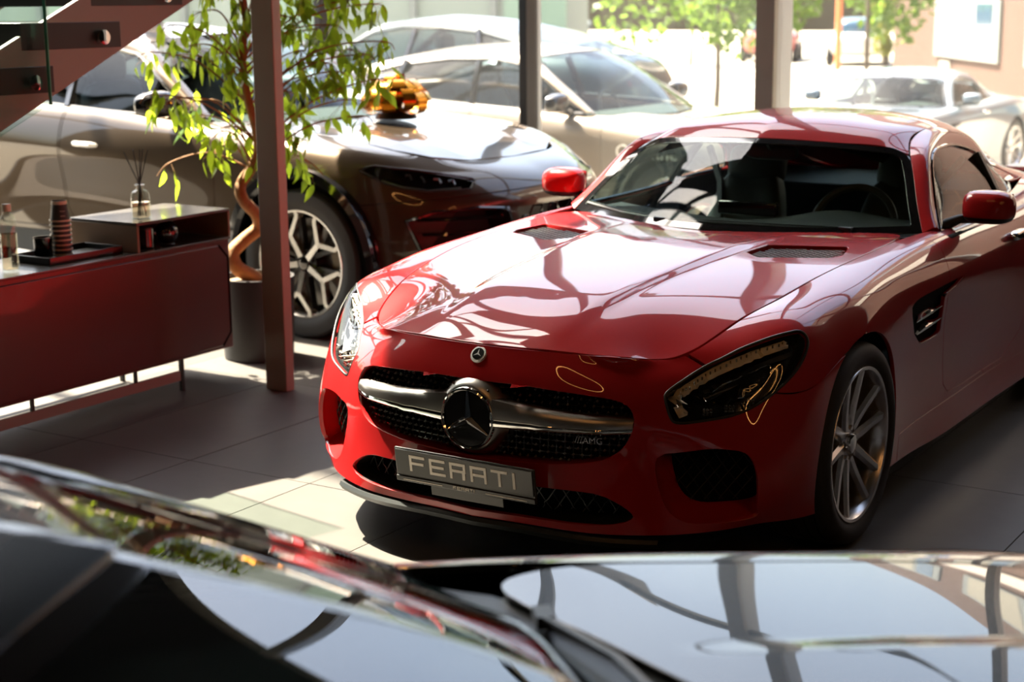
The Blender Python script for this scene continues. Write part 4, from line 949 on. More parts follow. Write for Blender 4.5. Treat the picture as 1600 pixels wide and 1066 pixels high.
        for cy, r in ((0, .46), (3.003, .465)):
            a = np.linspace(-.30, PI+.30, 34); b = B(); R = []
            for q in a:
                c, sn = math.cos(q), math.sin(q); xx = .985+.012*max(0, sn)
                R.append([(s*(xx-.04), cy+(r+.062)*c, .40+(r+.062)*sn), (s*(xx+.014), cy+(r+.055)*c, .40+(r+.055)*sn), (s*(xx+.020), cy+(r+.01)*c, .40+(r+.01)*sn), (s*(xx-.0), cy+(r-.008)*c, .40+(r-.008)*sn), (s*.6, cy+r*c, .40+r*sn)])
            b.grid(R, s > 0); b.obj('arch_cladding', GLOSSBLK, root)
            b = B(); b.add([(s*.62, cy+r*math.cos(q), .40+r*math.sin(q)) for q in a], [tuple(range(34))]); b.obj('arch_liner', DARK, root, ang=0)
        b = B(); b.grid([[(s*(.45+.04*k), 4.10-.012*k-.0025*k*k, 1.04), (s*(.45+.04*k), 4.115-.012*k-.0025*k*k, 1.0), (s*(.45+.04*k), 4.11-.012*k-.0025*k*k, .96)] for k in range(9)], s > 0); b.obj('tail_lamp', LAMPRED, root)
    b = B(); b.box((0, 1.55, .42), (1.4, 4.6, .08)); b.obj('underbody', DARK, root)
    b = B(); b.grid([[(x, .52+.25*(abs(x)/.8)**2, 1.09), (x, .95, 1.12), (x, 1.10, 1.08), (x, 1.12, .6)] for x in np.linspace(-.78, .78, 15)], True); b.obj('dashboard', DASH, root, ang=60)
    for s in (1, -1):
        st = B(); superell(st, (s*.40, 1.95, .95), (.24, .10, .36), .5, .6, R=Euler((math.radians(-14), 0, 0)).to_matrix()); superell(st, (s*.40, 1.62, .68), (.25, .28, .10), .5, .5); o = st.obj('seat', LEATHER, root, ang=60)
        h = B(); superell(h, (s*.40, 2.05, 1.38), (.14, .06, .09), .55, .6); h.obj('headrest', LEATHER, o, ang=60)
    st = B(); superell(st, (0, 2.95, .95), (.70, .10, .34), .3, .5); superell(st, (0, 2.65, .68), (.70, .28, .10), .3, .5); st.obj('rear_bench', LEATHER, root, ang=60)
    b = B(); b.box((0, 1.9, .55), (1.7, 2.6, .1)); b.obj('cabin_floor', DASH, root)
    c = Vector((.40, 1.28, 1.06)); R3 = Euler((math.radians(-24), 0, 0)).to_matrix(); b = B(); b.tube([c+R3 @ Vector((.185*math.cos(a), 0, .185*math.sin(a))) for a in np.linspace(0, 2*PI, 31)[:-1]], .016, 8, closed=True); b.tube([c-Vector((.17, 0, 0)), c+Vector((.17, 0, 0))], .02, 6); b.obj('steering_wheel', LEATHER, root)
    make_wheels(root, [(.985, 0, .40), (-.985, 0, .40), (.985, 3.003, .40), (-.985, 3.003, .40)], 'fork', .40, .292, .30, MACHINED)
    return root, hood_z
# ---------------------------------------------------------------- the hall
TILE = mat('floor_tile', (.076, .072, .066), .46, spec=.3, noise=.16, nscale=9, bump=.03)
def tile_tone(m):
    t = m.node_tree; p = t.nodes['Principled BSDF']
    oi = t.nodes.new('ShaderNodeObjectInfo'); mr = t.nodes.new('ShaderNodeMapRange'); mr.inputs[3].default_value = .92; mr.inputs[4].default_value = 1.08
    src = p.inputs['Base Color'].links[0].from_socket; mx = t.nodes.new('ShaderNodeVectorMath'); mx.operation = 'SCALE'
    t.links.new(oi.outputs['Random'], mr.inputs[0]); t.links.new(src, mx.inputs[0]); t.links.new(mr.outputs[0], mx.inputs['Scale']); t.links.new(mx.outputs[0], p.inputs['Base Color'])
tile_tone(TILE)
GROUT = mat('grout', (.16, .14, .125), .8); STEEL = mat('brown_steel', (.26, .25, .21), .5, .1, noise=.1, nscale=8)
FRAME = mat('window_frame_dark', (.022, .024, .026), .4, .3); ALU = mat('window_frame_grey', (.38, .41, .42), .45, .4)
CEIL = mat('ceiling_dark', (.008, .009, .009), .8, spec=.2); WALLM = mat('wall_charcoal', (.014, .015, .015), .8, spec=.2)
ASPH = mat('asphalt', (.30, .275, .23), .9, noise=.12, nscale=3)
X0, X1, Y0, Y1, HT = -7.6, 5.6, -8.6, 4.62, 12.6
b = B(); b.box(((X0+X1)/2, (Y0+Y1)/2, -.045), (X1-X0, Y1-Y0, .078)); floor = tag(b.obj('floor', GROUT), kind='structure')
b = B(); b.box((0, 0, -.006), (.6005, 1.2055, .012)); tm = b.mesh('tile', 0); tm.materials.append(TILE)
for i in range(-11, 11):
    for k in range(-7, 5):
        x, y = -1.06+.605*(i+.5), -.41+1.21*(k+.5)
        if X0+.3 < x < X1-.3 and y < Y1-.3 and y > Y0+.4:
            t = link('tile', tm, floor); t.location = (x, y, rnd.uniform(-.0006, 0))
b = B(); b.box(((X0+X1)/2, (Y0+Y1)/2, HT+.15), (X1-X0+.4, Y1-Y0+.4, .3)); tag(b.obj('ceiling', CEIL), kind='structure')
b = B(); b.box(((X0+X1)/2, Y0-.1, HT/2), (X1-X0, .2, HT)); tag(b.obj('wall_front', WALLM), kind='structure')
def facade(name, axis, fixed, posts, lo, hi, rails, HT=HT):
    """glass front: posts, rails and one pane per bay"""
    root = tag(empty(name), kind='structure')
    q = (lambda u, d, z: (u, fixed+d, z)) if axis == 'x' else (lambda u, d, z: (fixed+d, u, z))
    sz = (lambda a, d, z: (a, d, z)) if axis == 'x' else (lambda a, d, z: (d, a, z))
    out = 1 if fixed > 0 or axis == 'x' else -1
    for u in posts:
        b = B(); b.box(q(u, -.02*out, HT/2), sz(.062, .15, HT)); b.obj('mullion', FRAME, root, bevel=.003)
        b = B(); b.box(q(u, .085*out, HT/2), sz(.05, .05, HT)); b.obj('mullion_cap', ALU, root, bevel=.003)
    for z in rails:
        b = B(); b.box(q((lo+hi)/2, 0, z), sz(hi-lo, .10, .07)); b.obj('transom', FRAME, root, bevel=.003)
    us = sorted(list(posts)+[lo, hi]); zs = [0]+list(rails)+[HT]
    for a, c in zip(us[:-1], us[1:]):
        for z0, z1 in zip(zs[:-1], zs[1:]):
            if c-a < .2 or z1-z0 < .2: continue
            b = B(); b.add([q(a, .02*out, z0), q(c, .02*out, z0), q(c, .02*out, z1), q(a, .02*out, z1)], [(0, 1, 2, 3) if axis == 'x' else (3, 2, 1, 0)]); b.obj('pane', DUST_HAZE if axis == 'x' else PANE, root, ang=0)
    return root
BK = 6.8
back = facade('window_1', 'x', 4.6, [-6.76, -4.98, -3.2, .38, 2.16], X0, 3.2, [.03, 3.9], BK)
b = B(); b.box(((3.2+X1)/2, 4.66, BK/2), (X1-3.2, .3, BK)); tag(b.obj('wall_back', WALLM), kind='structure')  # unseen solid bay, added to keep skylight off the floor at right
b = B(); b.box((-1.425, 4.52, BK/2), (.125, .06, BK)); b.obj('post_front', STEEL, back, bevel=.003)
b = B(); b.box((-1.425, 4.67, BK/2), (.115, .24, BK)); b.obj('post_body', ALU, back, bevel=.003)  # paler box puts the lit look of the post's side into its colour
XU = -5.6
b = B(); b.box(((XU+X1)/2, 4.66, (HT+BK)/2), (X1-XU, .3, HT-BK)); tag(b.obj('wall_back', WALLM), kind='structure')
up = tag(empty('added_window'), kind='structure')  # unseen upper glazing, added to brighten the black car's windscreen reflection
for u in (-6.6, XU): b = B(); b.box((u, 4.6, (HT+BK)/2), (.07, .15, HT-BK)); b.obj('mullion', FRAME, up)
for z in (BK+.04, 9.2, HT-.05): b = B(); b.box(((X0+XU)/2, 4.6, z), (XU-X0, .12, .08)); b.obj('transom', FRAME, up)
b = B(); b.add([(X0, 4.62, BK), (XU, 4.62, BK), (XU, 4.62, HT), (X0, 4.62, HT)], [(0, 1, 2, 3)]); b.obj('pane', PANE, up, ang=0)
facade('window_2', 'y', X0, [.9, 2.75], -.95, Y1, [.03, 3.0, 6.4])
b = B(); b.box((X0-.05, (Y0-.95)/2, HT/2), (.3, -.95-Y0, HT)); tag(b.obj('wall_left', WALLM), kind='structure')  # unseen stretch made solid to cut the light on the coupe's front
b = B(); b.box((X1+.05, (Y0+Y1)/2, HT/2), (.3, Y1-Y0, HT)); tag(b.obj('wall_right', WALLM), kind='structure')
# the square steel column by the tree
b = B(); b.box((-2.136, .683, HT/2), (.124, .058, HT)); tag(b.obj('column', STEEL, bevel=.004), kind='structure')
# ---------------------------------------------------------------- stairs
STRG = mat('stair_steel', (.24, .225, .20), .5, .1); TRD = mat('tread_stone', (.018, .016, .016), .35); GRN = glass('stair_glass', (.86, .94, .91), 1.5)
GEDGE = mat('glass_edge_green', (.10, .42, .30), .15, 0, .5)
stairs = tag(empty('staircase', (0, 0, 0)), 'dark steel staircase with stone treads and a glass side over the counter', 'staircase')
xs_, sl = -2.3, .45
zl = lambda y: 1.286+sl*(y+.688)
b = B(); ya, yb = -3.2, 5.0; pts = [(ya, zl(ya)), (yb, zl(yb)), (yb, zl(yb)+.30), (ya, zl(ya)+.30)]
for xx in (xs_, -3.45):
    c = B(); c.prism(pts, lambda y, z: (xx+.012, y, z), lambda y, z: (xx-.012, y, z)); c.obj('stringer', STRG, stairs, bevel=.002)
for k in range(-6, 12):
    yk = -.055+.369*k; z1 = 1.583+.166*k
    if z1 > 3.5 or z1 < .2: continue
    b = B(); b.box(((xs_-3.45)/2+.006, yk-.25, z1+.055), (1.165, .52, .105)); b.obj('tread', TRD, stairs, bevel=.003)
    b = B(); b.lathe([(0, .0), (.026, .0), (.03, .006), (.03, .02), (.012, .022), (0, .022)][::-1], 20, ax='x'); o = b.obj('bolt', CHROME, stairs, ang=30); o.location = (xs_+.016, yk-.10, z1+.045)
b = B(); b.prism([(-3.2, zl(-3.2)+.06), (-.478, zl(-.478)+.0), (-.478, zl(-.478)+1.25), (-3.2, zl(-3.2)+1.25)], lambda y, z: (xs_+.060, y, z), lambda y, z: (xs_+.048, y, z)); b.obj('glass_side', GRN, stairs, ang=0)
b = B(); b.box((xs_+.054, -.476, zl(-.478)+.62), (.014, .005, 1.25)); b.obj('glass_edge', GEDGE, stairs)
# ---------------------------------------------------------------- counter and what stands on it
WOOD = mat('counter_brown', (.075, .026, .024), .30, .15, .35, noise=.08, nscale=4); WOODTOP = mat('counter_top', (.060, .055, .050), .25, .1, .3)  # counter brown has the red coupe's reflection mixed into its colour
sb = tag(empty('sideboard', (-2.5, 0, 0)), 'long low dark brown counter with chamfered front groove beside the tree', 'sideboard')
ye, yn, zb, zt = .785, -2.1, .145, .668
b = B(); b.box((-.21, (ye+yn)/2, (zb+zt)/2), (.40, ye-yn, zt-zb)); b.obj('body', WOOD, sb, bevel=.004)
b = B(); b.box((-.21, (ye+yn)/2, zt+.004), (.42, ye-yn+.004, .010)); b.obj('worktop', WOODTOP, sb, bevel=.002)
b = B(); fr = [(yn+.07, .165), (ye-.085, .165), (ye-.028, .225), (ye-.028, .585), (ye-.085, .645), (yn+.07, .645)]; b.prism(fr, lambda y, z: (-.012, y, z), lambda y, z: (.004, y, z)); b.obj('door_panel', WOOD, sb, bevel=.002)
b = B(); b.tube([(.003, y, z) for y, z in [(fr[1][0], fr[1][1]), fr[2], fr[3], fr[4]]], .006, 5); b.obj('groove', DARK, sb)
for yy in (.43, -1.75):
    for xx in (-.012, -.40): b = B(); b.box((xx, yy, .075), (.018, .018, .15)); b.obj('leg', BLACK, sb)
for xx in (-.012, -.40): b = B(); b.box((xx, -.66, .075), (.016, 2.15, .045)); b.obj('base_rail', STRG, sb)
for yy in (.14, -.45, -1.0):
    b = B(); b.box((-.012, yy, .12), (.014, .014, .06)); b.obj('rail_post', BLACK, sb)
cb = tag(empty('display_cube', (-2.71, .488, .678)), 'open fronted brown box shelf standing on the far end of the counter', 'shelf box')
b = B(); b.box((0, 0, .127), (.42, .60, .014)); b.obj('top_panel', WOODTOP, cb, bevel=.002)
for s in (1, -1): b = B(); b.box((0, s*.293, .060), (.42, .014, .12)); b.obj('side_panel', mat('box_brown', (.17, .105, .06), .45), cb, bevel=.002)
b = B(); b.box((-.20, 0, .06), (.014, .57, .118)); b.obj('back_panel', BLACK, cb)
CUP = mat('paper_cup_black', (.03, .027, .026), .55); RIM = mat('paper_white', (.75, .66, .52), .7)
tr = tag(empty('serving_tray', (-2.70, -.035, .678)), 'black rectangular tray carrying a stack of paper cups', 'tray')
b = B(); b.box((0, 0, .004), (.24, .42, .006)); b.obj('tray_base', BLACK, tr)
for d, c in (((.008, .42, .030), (.116, 0, .016)), ((.008, .42, .030), (-.116, 0, .016)), ((.24, .008, .030), (0, .206, .016)), ((.24, .008, .030), (0, -.206, .016))):
    b = B(); b.box(c, d); b.obj('tray_rim', WOOD if c[0] > .1 else BLACK, tr, bevel=.002)
CUPL = ['paper cup on top of the stack, its white base up', 'paper cup second from the top of the stack', 'paper cup third from the top of the stack', 'paper cup fourth from the top of the stack', 'paper cup fifth from the top of the stack', 'paper cup sixth from the top of the stack', 'paper cup seventh from the top of the stack', 'paper cup at the bottom of the stack on the tray']
cup0 = None
for k in range(8):
    z = .6865+.0212*(7-k)
    if cup0 is None:
        cup0 = empty('paper_cup'); b = B(); b.lathe([(.0, .083), (.030, .083), (.031, .088), (.0325, .088), (.0335, .070), (.0425, .004), (.041, .004), (.032, .070), (.0, .072)], 28); b.obj('sleeve', CUP, cup0)
        b = B(); b.lathe([(.0425, .0), (.046, .0), (.0472, .0035), (.046, .007), (.0425, .006)], 28, closed=True); b.obj('rim', RIM, cup0)
        b = B(); b.lathe([(.0327, .0885), (.0345, .0735), (.0339, .0735), (.0322, .0885)], 28, closed=True); b.obj('base_band', RIM, cup0)
        me = text_mesh('cup_lettering', 'FERATI', .007, .0004); o = link('cup_lettering', me, cup0, RIM); o.rotation_euler = (PI/2-.12, 0, PI/2-.4); o.location = (.0365, -.0155, .045)
        c = cup0
    else:
        c = empty('paper_cup')
        for ch in cup0.children: d = ch.copy(); COL.objects.link(d); d.parent = c
    c.location = (-2.735, -.035, z); c.rotation_euler = (0, 0, rnd.uniform(-.05, .05)); tag(c, CUPL[k], 'cup', 'stacked paper cups')
BOTTLE = glass('bottle_glass', (.90, .93, .90), 1.6); TUMB = glass('smoked_glass', (.25, .22, .20), 1.5)
OIL = glass('oil_liquid', (.95, .86, .72), 1.4)
def bottle(loc, lab):
    r = tag(empty('glass_bottle', loc), lab, 'bottle', 'glass bottles on the counter')
    b = B(); b.lathe([(0, .0), (.032, .0), (.035, .006), (.035, .20), (.030, .225), (.017, .242), (.016, .252)], 32, closed=False); b.v = b.v; o = b.obj('bottle_body', BOTTLE, r)
    b = B(); b.lathe([(0, .012), (.029, .012), (.031, .02), (.031, .16), (0, .16)], 28); b.obj('liquid', OIL, r)
    b = B(); b.lathe([(.0, .282), (.018, .282), (.019, .278), (.019, .252), (.0, .252)][::-1], 24); b.obj('cap', RIM, r, ang=30)
bottle((-2.60, -.435, .678), 'clear glass bottle with pale cap standing nearest the black tray'); bottle((-2.655, -.520, .678), 'clear glass bottle cut off by the left picture edge')
r = tag(empty('tumbler', (-2.715, -.155, .6865)), 'smoked glass tumbler standing beside the paper cup stack', 'glass')
b = B(); b.lathe([(0, .0), (.036, .0), (.039, .004), (.041, .094), (.039, .094), (.036, .010), (0, .010)], 32); b.obj('tumbler_body', TUMB, r)
b = B(); b.lathe([(0, .011), (.034, .011), (.036, .05), (0, .05)], 24); b.obj('drink', GLOSSBLK, r)
r = tag(empty('metal_dish', (-2.66, .235+.06-.17, .678)), 'small flat silver dish lying in front of the box shelf', 'dish'); r.location = (-2.60, .245-.17, .678)
b = B(); b.lathe([(0, .003), (.030, .003), (.042, .010), (.044, .010), (.032, .0), (0, .0)], 28); b.obj('dish_bowl', SATIN, r)
r = tag(empty('jar', (-2.60, .335, .678)), 'black cylindrical jar inside the open box shelf', 'jar')
b = B(); b.lathe([(0, .0), (.038, .0), (.040, .003), (.040, .086), (0, .086)], 32); b.obj('jar_body', GLOSSBLK, r, ang=30)
b = B(); b.lathe([(0, .098), (.030, .098), (.036, .092), (.036, .0865), (0, .0865)][::-1], 32); b.obj('jar_lid', BLACK, r, ang=30)
r = tag(empty('ball_speaker', (-2.575, .450, .678)), 'glossy black ball-shaped speaker inside the open box shelf', 'speaker')
b = B(); superell(b, (0, 0, .058), (.054, .054, .054), 1, 1, 28, 18); b.obj('ball', GLOSSBLK, r)
b = B(); b.lathe([(0, 0), (.030, 0), (.034, .003), (.030, .009), (0, .009)], 24); b.obj('foot', BLACK, r)
b = B(); b.tube([(.03*math.cos(a), -.052-.012*math.sin(a)*0, .058+.03*math.sin(a)) for a in np.linspace(0, 2*PI, 25)[:-1]], .004, 6, closed=True); b.obj('speaker_ring', DCHROME, r)
r = tag(empty('reed_diffuser', (-2.60, .318, .812)), 'clear glass reed diffuser with black sticks on top of the box shelf', 'diffuser')
b = B(); b.lathe([(0, 0), (.040, 0), (.043, .004), (.043, .105), (.036, .122), (.016, .132), (.015, .150), (.024, .152), (.024, .158), (.013, .158)], 36); b.obj('flask', BOTTLE, r)
b = B(); b.lathe([(0, .008), (.038, .008), (.040, .012), (.040, .075), (0, .075)], 28); b.obj('liquid', OIL, r)
for sx, sy, ln in ((-.066, .01, .20), (-.016, -.02, .215), (.004, .02, .212), (.022, 0, .218), (.040, .02, .21)):
    d = Vector((.84*sx-.54*sy, .54*sx+.84*sy, 0)); b = B(); b.tube([Vector((0, 0, .012))-d*.35, Vector((0, 0, .15)), Vector((0, 0, .15+ln*.75))+d], .0026, 5); b.obj('reed', BLACK, r)
# ---------------------------------------------------------------- potted tree
BARK = mat('bark', (.30, .15, .055), .75, noise=.45, nscale=30, bump=.4); POT = mat('pot_black', (.022, .021, .022), .5); SOIL = mat('soil', (.22, .14, .08), .95, noise=.4, nscale=60, bump=.5)
def leafmat(name, a, tcol):
    m, t, p = _base(name); t.nodes.remove(p); o = t.nodes['Material Output']
    d = t.nodes.new('ShaderNodeBsdfPrincipled'); d.inputs['Base Color'].default_value = (*a, 1); d.inputs['Roughness'].default_value = .35
    tr = t.nodes.new('ShaderNodeBsdfTranslucent'); tr.inputs[0].default_value = (*tcol, 1); mx = t.nodes.new('ShaderNodeMixShader'); mx.inputs[0].default_value = .55
    t.links.new(d.outputs[0], mx.inputs[1]); t.links.new(tr.outputs[0], mx.inputs[2]); t.links.new(mx.outputs[0], o.inputs[0]); return m
LEAF = leafmat('ficus_leaf', (.055, .14, .018), (.42, .55, .03))
tree = tag(empty('potted_fig_tree', (-2.70, 1.18, 0)), 'potted weeping fig with twisted brown trunk behind the square column', 'tree')
b = B(); b.lathe([(0, .0), (.165, .0), (.175, .006), (.190, .40), (.190, .415), (.176, .415), (.172, .385), (0, .385)], 48); b.obj('pot', POT, tree, ang=40)
b = B(); b.lathe([(0, .392), (.10, .396), (.173, .386)][::-1], 32); b.obj('soil', SOIL, tree)
L0 = Vector((-2.70, 1.18, 0)); rt, up, fw = Vector((.842, .540, 0)), Vector((0, 0, 1)), Vector((-.540, .842, 0))
def tp(r, z, d=0): return rt*r + up*z + fw*d                   # across, up, away from the room's middle
trunk = [tp(.01, .38), tp(-.02, .41), tp(-.09, .46, -.02), (tp(-.115, .53, 0)), tp(-.06, .59, .05), tp(.012, .65, .06), tp(.012, .72, .02), tp(-.04, .80, -.04), tp(-.055, .87, -.03), tp(-.01, .95, .03), tp(.03, 1.03, .04), tp(.03, 1.15, .0), tp(.0, 1.30, -.03), tp(-.02, 1.48, .0), tp(.0, 1.70, .02), tp(-.01, 1.85, .0), tp(0, 1.95, .02)]
tq = smooth_poly([tuple(p) for p in trunk], 5, False); b = B(); b.tube(tq, list(np.r_[np.linspace(.040, .026, 50), np.linspace(.026, .008, len(tq)-50)]), 12); b.obj('trunk', BARK, tree)
b = B(); t2 = smooth_poly([tuple(tp(.03, 1.0, .03)), tuple(tp(.07, 1.2, .06)), tuple(tp(.05, 1.4, .02)), tuple(tp(.09, 1.7, .05)), tuple(tp(.13, 1.92, .05))], 6, False); b.tube(t2, list(np.linspace(.020, .006, len(t2))), 10); b.obj('trunk', BARK, tree)
LM = []
for k in range(4):
    b = B(); L, w, c = .072+.006*k, .0155, .006*(k-1); V = []
    for t, ww in ((0, .12), (.15, .75), (.38, 1), (.65, .72), (.86, .25), (1, .02)):
        z = -L*t; y = .016*t*t+c*math.sin(3*t); V += [(-w*ww, y-.005*ww, z), (0, y, z), (w*ww, y-.005*ww, z)]
    b.add(V, [(i*3+j, i*3+j+1, (i+1)*3+j+1, (i+1)*3+j) for i in range(5) for j in range(2)]); b.tube([(0, -.002, .012), (0, 0, 0)], .0012, 3)
    me = b.mesh('leaf', 60); me.materials.append(LEAF); LM.append(me)
CL = [(-.33, 1.63, -.1, 9), (-.27, 1.53, 0, 12), (-.22, 1.69, .05, 9), (-.46, 1.50, -.05, 4), (-.38, 1.48, .1, 5), (-.17, 1.57, .1, 10), (-.10, 1.50, 0, 12), (-.44, 1.30, -.15, 10), (-.33, 1.28, -.1, 12), (-.25, 1.19, 0, 12), (-.30, 1.25, .15, 9), (-.07, 1.40, -.1, 14), (-.08, 1.60, 0, 12), (-.12, 1.13, .05, 10), (-.17, 1.02, 0, 11), (-.38, .97, -.1, 3), (-.12, 1.12, -.15, 9), (-.03, 1.72, 0, 14), (-.05, 1.30, .1, 12), (.02, 1.15, .1, 10), (.06, .98, 0, 8), (.22, 1.66, 0, 16), (.26, 1.50, .05, 18), (.32, 1.60, .1, 16), (.38, 1.44, 0, 14), (.44, 1.40, -.05, 12), (.20, 1.30, 0, 14), (.21, 1.18, .05, 12), (.20, 1.06, 0, 10), (.50, 1.74, .1, 12), (.62, 1.72, .05, 9), (.66, 1.54, 0, 11), (.50, 1.50, .1, 14), (.57, 1.48, -.05, 11), (.62, 1.36, -.1, 12), (.42, 1.62, .05, 16), (.27, 1.76, 0, 18), (.10, 1.80, .1, 16), (-.15, 1.85, 0, 18), (.40, 1.82, .1, 18), (.28, .95, .05, 7), (.55, 1.18, 0, 3), (.48, 1.26, 0, 5), (.30, 1.38, -.08, 10)]
tw = B(); nleaf = 0; extra = B()
order = sorted(range(len(CL)), key=lambda i: CL[i][1] > 1.79)
for i in order:
    cx, cz, cd_, n = CL[i]; n = int(n*1.3); c = tp(cx, cz, cd_)
    k = min(range(len(tq)), key=lambda q: abs(tq[q][2]-max(.95, cz-.12-.25*abs(cx)))); a = Vector(tq[k])
    mid = (a+c)/2 + Vector((0, 0, .07+.05*rnd.random())); pts = smooth_poly([tuple(a), tuple(mid), tuple(c+Vector((0, 0, .03))), tuple(c+(c-a).normalized()*.07-Vector((0, 0, .04)))], 5, False)
    tw.tube(pts, list(np.linspace(.006, .0018, len(pts))), 5)
    for j in range(n):
        p = c + Vector((rnd.normal()*.045, rnd.normal()*.045, rnd.normal()*.035-.01)); e = Euler((rnd.normal()*.38, rnd.normal()*.38, rnd.uniform(0, 2*PI)))
        tw.tube([c+Vector((0, 0, .03)), p+Vector((0, 0, .010))], .0011, 3, caps=False)
        me = LM[int(rnd.integers(4))]; sc = rnd.uniform(.9, 1.3)
        if nleaf < 290:
            o = link('leaf', me, tree); o.location = p; o.rotation_euler = e; o.scale = (sc,)*3; nleaf += 1
        else:
            R = e.to_matrix(); extra.add([p + R @ (Vector(v.co)*sc) for v in me.vertices], [tuple(q.vertices) for q in me.polygons])
tw.obj('twigs', BARK, tree); tag(extra.obj('leaves', LEAF, tree), kind='stuff')
# ---------------------------------------------------------------- the cars
car = make_coupe(); tag(car, 'bright red two-seat coupe with a star grille in the middle of the hall', 'car')
suv, hood_z = make_suv(); tag(suv, 'grey brown sport utility car carrying a golden bow on its bonnet', 'car')
suv.location = (-2.767, 2.612, 0); suv.rotation_euler = (0, 0, math.radians(88.4))
# golden bow on the bonnet
GOLD = mat('gold_ribbon', (.62, .25, .02), .2, .9)
bow = tag(empty('gift_bow'), 'big shiny golden gift bow on the bonnet of the grey brown car', 'bow')
bx, by = 0.15, .22
bow.parent = None; th = math.radians(88.4); bow.scale = (1.15, 1.15, 1.15); bow.location = (-2.767+bx*math.cos(th)-by*math.sin(th), 2.612+bx*math.sin(th)+by*math.cos(th), hood_z(bx, by)+.016)
def loop(L, w, h):
    b = B(); R = []
    for t in np.linspace(0, 1, 15):
        a = 2*PI*t; x = L*.5*(1-math.cos(a)); z = h*.5*math.sin(a)*(1-math.cos(a))*.8; R.append([(x, -w*(.35+.65*x/L), z), (x, w*(.35+.65*x/L), z)])
    b.grid(R); return b.mesh('ribbon_loop', 60)
lm = [loop(.185, .034, .11), loop(.165, .036, .11), loop(.12, .034, .09)]
for me in lm: me.materials.append(GOLD)
for ring, (n, el, z) in enumerate(((12, 20, .045), (11, 38, .065), (8, 62, .09), (2, 86, .11))):
    for k in range(n):
        o = link('ribbon_loop', lm[min(ring, 2)], bow); o.location = (0, 0, z); o.rotation_euler = (0, -math.radians(el+rnd.uniform(-7, 7)), 2*PI*(k+.5*ring)/n+rnd.uniform(-.1, .1))
b = B(); b.lathe([(0, .0), (.10, .0), (.11, .004), (.10, .02), (.03, .06), (0, .06)], 24); b.obj('bow_base', BLACK, bow)
# copies of the two bodies for the other cars
RED_, RED = RED, BLK_PAINT
fcar = make_coupe(True); RED = RED_
tag(fcar, 'black coupe in front, only its windscreen and bonnet showing', 'car')
def longer(o, K=.45):
    """this car has a longer, flatter windscreen: everything behind its foot moves back"""
    f = lambda y: y+K*min(max((y-.98)/.42, 0), 1)
    if o.name.startswith(('wheel', 'number_plate')): o.location.y = f(o.location.y); return
    if o.type == 'MESH' and tuple(o.location) == (0, 0, 0):
        for v in o.data.vertices: v.co.y = f(v.co.y)
    elif o.type == 'MESH': o.location.y = f(o.location.y)
    for c in o.children: longer(c, K)
for o in fcar.children: longer(o)
fcar.location = (2.488, -2.772, 0); fcar.rotation_euler = (0, 0, math.radians(132.3)); fcar.scale = (.921, .921, .991)
dup(car, (-3.55, 11.3, -.29), math.radians(-4), 'silver white coupe parked outside in front of the brick building', 'car', None, {RED: WHITE_PAINT})
dup(car, (-.35, 10.5, -.23), math.radians(-4), 'pale car outside cut off by the right picture edge', 'car', None, {RED: WHITE_PAINT})
beige = dup(suv, (-2.75, 6.85, -.23), math.radians(90), 'beige sport utility car parked close outside the glass', 'car', None, {BROWN_PAINT: BEIGE_PAINT})
dup(suv, (-9.9, 10.2, -.23), math.radians(-86), 'dark car parked behind the beige one, tail towards the trees', 'car', None, {BROWN_PAINT: TEAL_PAINT}, (1.1, 1.1, 1.12))
me = text_mesh('door_lettering', 'Cayenne', .15, .002); o = link('door_lettering', me, None, mat('white_print', (.85, .83, .78), .5)); o.parent = beige; o.location = (-.985, .22, .86); o.rotation_euler = (PI/2, 0, -PI/2)
# ---------------------------------------------------------------- outside
b = B(); b.box((0, 25, -.28), (140, 130, .1)); tag(b.obj('ground', ASPH), kind='structure')
GRASS = mat('grass', (.16, .26, .05), .95, noise=.4, nscale=30)
b = B(); b.box((-24, 19.5, -.22), (10, 2.5, .03)); tag(b.obj('grass', GRASS), kind='stuff')
BRICK = mat('orange_brick', (.060, .026, .016), .85, noise=.12, nscale=2); WFR = mat('white_window_frame', (.16, .18, .18), .5); BLIND = mat('white_blind', (.26, .25, .21), .8); BLUEGL = mat('blue_glass', (.03, .07, .12), .08, 0, .5)
BAND = mat('pale_fascia', (.50, .46, .42), .7); BLUE = mat('blue_letter', (.015, .13, .42), .5)
def building(loc, rz, Ln, wins, lab, sign=None):
    r = tag(empty('brick_building', loc, rz), lab, 'building')
    b = B(); b.box((Ln/2, 5, 2.5), (Ln, 10, 5.2)); b.obj('wall', BRICK, r)
    b = B(); b.box((Ln/2, 5, 5.6), (Ln+.3, 10.3, 1.1)); b.obj('fascia', BAND, r)
    b = B(); b.box((Ln/2, 5, 7.6), (Ln, 10, 3)); b.obj('upper_wall', BRICK, r)
    for x, z, w, h in wins:
        f = B(); f.box((x+w/2, -.02, z+h/2), (w, .10, h)); fo = f.obj('window', WFR, r)
        k = B(); k.box((x+w*.34, -.075, z+h/2), (w*.54, .01, h-.2)); k.obj('blind', BLIND, fo); k = B(); k.box((x+w*.79, -.075, z+h/2), (w*.24, .01, h-.2)); k.obj('pane', BLUEGL, fo)
    if sign:
        me = text_mesh('sign_lettering', sign, .95, .04); o = link('sign_lettering', me, r, BLUE); o.location = (Ln*.3, -.2, 5.55); o.rotation_euler = (PI/2, 0, 0)
    return r
bd1 = building((-12.17, 37.28, -.23), math.atan2(-9.62, 6.09), 34, [(4.5, .62, 5.2, 1.32), (11.5, .62, 5.2, 1.32), (18, .62, 5.2, 1.32), (4.5, 6.7, 6, 1.5), (12.5, 6.7, 6, 1.5), (20, 6.7, 6, 1.5)], 'orange brick building with white framed windows beyond the parked coupe', 'VITAL')
